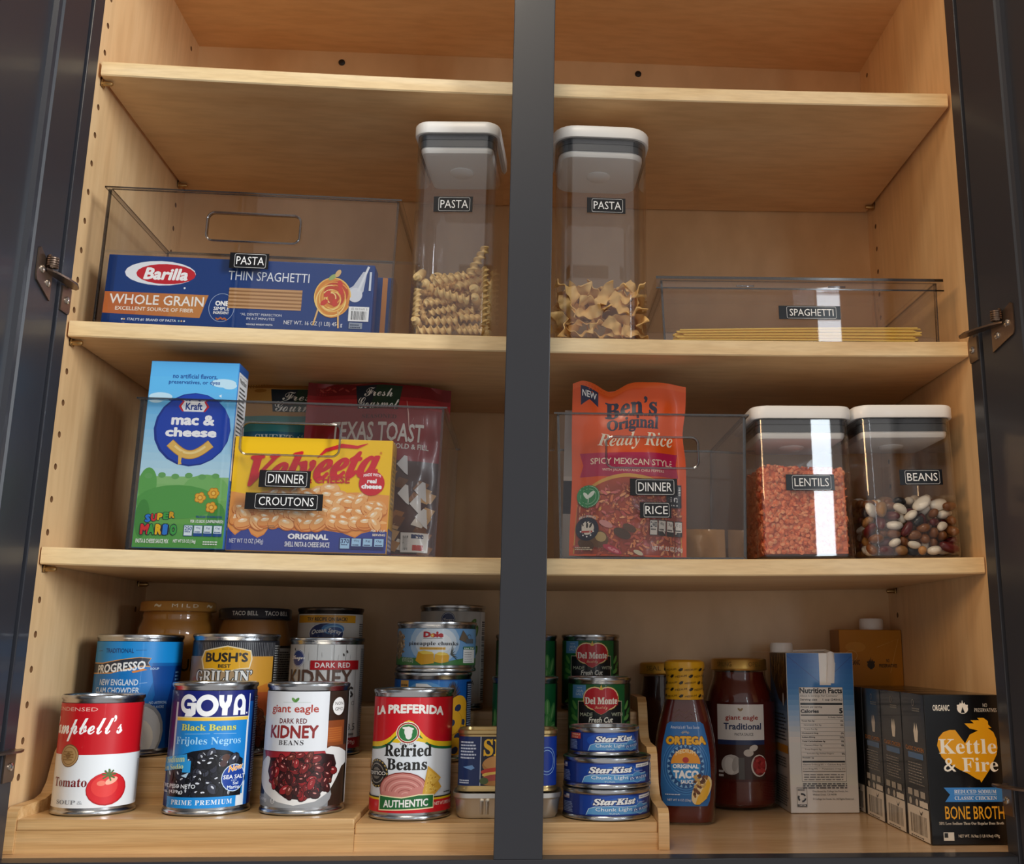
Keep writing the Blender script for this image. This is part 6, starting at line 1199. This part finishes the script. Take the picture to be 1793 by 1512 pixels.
# beans
BK = {'w': (.0058,.0038,.0033,'#e9dfcd','white bean'), 'W': (.0082,.0055,.0036,'#efe7d8','large white lima bean'), 'b': (.0060,.0041,.0037,'#7a4a26','brown bean'),
      'r': (.0078,.0040,.0036,'#5d1a1c','dark red kidney bean'), 'k': (.0052,.0036,.0032,'#26272c','black bean'), 't': (.0066,.0046,.0038,'#a07547','tan pinto bean'), 's': (.0036,.0032,.0030,'#c98f4a','small round yellow-brown bean')}
bean_src = {}
for k, (rx, ry, rz, col, nme) in BK.items():
    b = B(); m = plain('bean_' + nme.replace(' ', '_'), col, .32, 0, .5, .15)
    rings = []
    for i in range(1, 10):
        t_ = PI*i/10; x = -rx*math.cos(t_); s_ = math.sin(t_)**.9
        rings.append([(x, ry*s_*math.cos(2*PI*j/12) - .18*ry*(1 - (x/rx)**2), rz*s_*math.sin(2*PI*j/12)) for j in range(12)])
    b.loft(rings, m); o = b.obj('dried_bean', smooth=True, ang=80); bean_src[k] = o
first = set(); Mb = canister_frame(.3757, .06025, on(Z3, .3757) + .0037, (0, slope(.3757), .0))
for p, q, ex in rows(BEANS):
    k = ex[0]; src = bean_src[k]
    if k in first: o = src.copy(); COL.objects.link(o)
    else: o = src; first.add(k)
    tag(o, '%s in the square canister of mixed beans' % BK[k][4], 'bean', BK[k][4] + 's in the square canister'); put(o, Mb, p, q, float(ex[1])/100*.97)
# spirals
b = B(); m = plain('dry_pasta', '#f6d392', .5, 0, .4, .05); L_ = .0165; rings = []
for i in range(49):
    x = -L_ + 2*L_*i/48; tw = 2*PI*x/.0125; f = min(1, .75 + 4*(1 - abs(x)/L_))
    rg = []
    for j in range(18):
        a = 2*PI*j/18; rr = .0021 + .0029*max(0, math.cos(1.0*((a % (2*PI/2)) - PI/2)))**6
        rg.append((x, rr*f*math.cos(a + tw), rr*f*math.sin(a + tw)))
    rings.append(rg)
b.loft(rings, m); src = b.obj('spiral_pasta', ang=50)
Ms = canister_frame(-.0764, .057, on(Z2, -.0764) + .0037, (0, slope(-.0764), -.07)) @ Matrix.Scale(.976, 4)
for n_, (p, q, ex) in enumerate(rows(SPIRALS)):
    o = src if n_ == 0 else src.copy()
    if n_: COL.objects.link(o)
    tag(o, 'spiral pasta piece in the tall canister left of the stile', 'pasta', 'spiral pasta in the tall canister')
    o.matrix_world = Ms @ Matrix.Translation(p) @ Quaternion(q).normalized().to_matrix().to_4x4() @ Matrix.Rotation(PI/2, 4, 'Y') @ Matrix.Scale(float(ex[0])/100, 4)
# wide noodles
nsrc = []
for v_ in range(4):
    b = B(); m = plain('egg_noodle', '#f2c681', .5, 0, .4, .05); R = random.Random(v_); tw = R.choice((-1, 1))*R.uniform(1.3, 2.3); n, w_ = 22, 6; G = [[], []]
    for i in range(n + 1):
        f = i/n - .5
        for j in range(w_ + 1):
            c = (j/w_ - .5)*.0128; a = tw*f; rip = .0021*math.sin(f*15 + v_)*(j/w_ - .5)*2
            x = f*.0285; y = c*math.cos(a) - rip*math.sin(a); z = c*math.sin(a) + rip*math.cos(a) + .0035*math.cos(f*4.5 + v_) - .002
            nn = Vector((0, -math.sin(a), math.cos(a)))
            G[0].append(Vector((x, y, z)) + nn*.00045); G[1].append(Vector((x, y, z)) - nn*.00045)
    W1 = w_ + 1; q_ = lambda i, j: i*W1 + j; N_ = len(G[0]); Fs = []
    for i in range(n):
        for j in range(w_): Fs += [(q_(i,j), q_(i+1,j), q_(i+1,j+1), q_(i,j+1)), (N_+q_(i,j+1), N_+q_(i+1,j+1), N_+q_(i+1,j), N_+q_(i,j))]
    for i in range(n):
        for j in (0, w_): Fs.append((q_(i,j), q_(i+1,j), N_+q_(i+1,j), N_+q_(i,j)))
    for j in range(w_):
        for i in (0, n): Fs.append((q_(i,j), q_(i,j+1), N_+q_(i,j+1), N_+q_(i,j)))
    b.add(G[0] + G[1], Fs, m); nsrc.append(b.obj('egg_noodle', ang=60))
Mn = canister_frame(.0702, .057, on(Z2, .0702) + .0042, (0, slope(.0702), .02))
for n_, (p, q, ex) in enumerate(rows(NOODLES)):
    o = nsrc[n_] if n_ < 4 else nsrc[n_ % 4].copy()
    if n_ >= 4: COL.objects.link(o)
    tag(o, 'wide twisted egg noodle in the tall canister right of the stile', 'pasta', 'egg noodles in the tall canister')
    o.matrix_world = Mn @ Matrix.Translation(p) @ Quaternion(q).normalized().to_matrix().to_4x4() @ Matrix.Rotation(PI/2, 4, 'Z')
# lentils: uncountable, one heap
b = B(); m1 = plain('orange_lentil', '#f58f5f', .5, 0, .4, .05); m2 = plain('pale_orange_lentil', '#f8a878', .5, 0, .4, .05); m3 = plain('deep_orange_lentil', '#e87a48', .5, 0, .4, .05)
hw, hd, r_ = .0455, .0462, .009; topz = lambda x: .0885 - .055*(x + hw)*.6
R = random.Random(21)
def lens(c, nrm, rad, th, mat):
    nrm = Vector(nrm).normalized(); a = nrm.orthogonal().normalized(); d_ = nrm.cross(a); c = Vector(c)
    V = [c + nrm*th] + [c + (a*math.cos(2*PI*k/7) + d_*math.sin(2*PI*k/7))*rad for k in range(7)] + [c - nrm*th]
    b.add(V, [(0, 1 + k, 1 + (k+1) % 7) for k in range(7)] + [(8, 1 + (k+1) % 7, 1 + k) for k in range(7)], mat)
def rn(n0, s): return Vector(n0) + Vector((R.gauss(0, s), R.gauss(0, s), R.gauss(0, s)))
for k in range(2600):
    side = R.choices('flrbt', [.34, .2, .12, .06, .28])[0]; i_ = .0034
    x = R.uniform(-hw + .004, hw - .004); y = R.uniform(-hd + .004, hd - .004); z = R.uniform(.003, 1)
    if side == 'f': c = (x, -hd + i_ + R.uniform(-.0012, .0012), .003 + (topz(x) - .004)*z); n0 = (0, -1, 0)
    elif side == 'b': c = (x, hd - i_, .003 + (topz(x) - .004)*z); n0 = (0, 1, 0)
    elif side == 'l': c = (-hw + i_ + R.uniform(-.0012, .0012), y, .003 + (topz(-hw) - .004)*z); n0 = (-1, 0, 0)
    elif side == 'r': c = (hw - i_, y, .003 + (topz(hw) - .004)*z); n0 = (1, 0, 0)
    else: c = (x, y, topz(x) + R.uniform(-.002, .0015)); n0 = (0, 0, 1)
    if abs(c[0]) > hw - .008 and abs(c[1]) > hd - .008: c = (c[0]*.955, c[1]*.955, c[2])
    lens(c, rn(n0, .55), R.uniform(.0022, .0028), .0009, R.choice((m1, m1, m2, m3)))
core_ = [(-hw + .005, .002), (hw - .005, .002), (hw - .005, topz(hw) - .0025), (-hw + .005, topz(-hw) - .0025)]
b.prism(core_, -hd + .0052, hd - .0052, m3)
o = b.obj('lentil_heap', smooth=False); Ml = canister_frame(.2713, .06025, on(Z3, .2713) + .0040, (0, slope(.2713), .006)) @ Matrix.Scale(.985, 4); o.matrix_world = Ml
tag(o, 'heap of orange lentils filling the square canister', 'lentils', None, 'stuff')
# spaghetti strands
m = plain('dry_spaghetti', '#f2cd68', .45, 0, .4, .1); b = B(); n = 14; Ls = .2420
b.tube([(-Ls/2 + Ls*i/n, 0, .0006*math.sin(PI*i/n)) for i in range(n + 1)], .00085, m, 7); src = b.obj('spaghetti_strand')
bx, bz = .2690, on(Z2, .2690) + .0034; R = random.Random(4); c = 0
for lay in range(9):
    cnt = (10, 10, 9, 9, 8, 7, 6, 4, 2)[lay]
    for j in range(cnt):
        o = src if c == 0 else src.copy()
        if c: COL.objects.link(o)
        c += 1
        tag(o, 'dry spaghetti strand lying in the low lidded clear bin', 'spaghetti', 'spaghetti strands in the lidded bin')
        o.location = (bx + R.uniform(-.006, .006), .0125 + .0030*(j + .5*(lay % 2)), bz + .00152*lay)
        o.rotation_euler = (0, slope(.2690) - .0020*lay, 0)
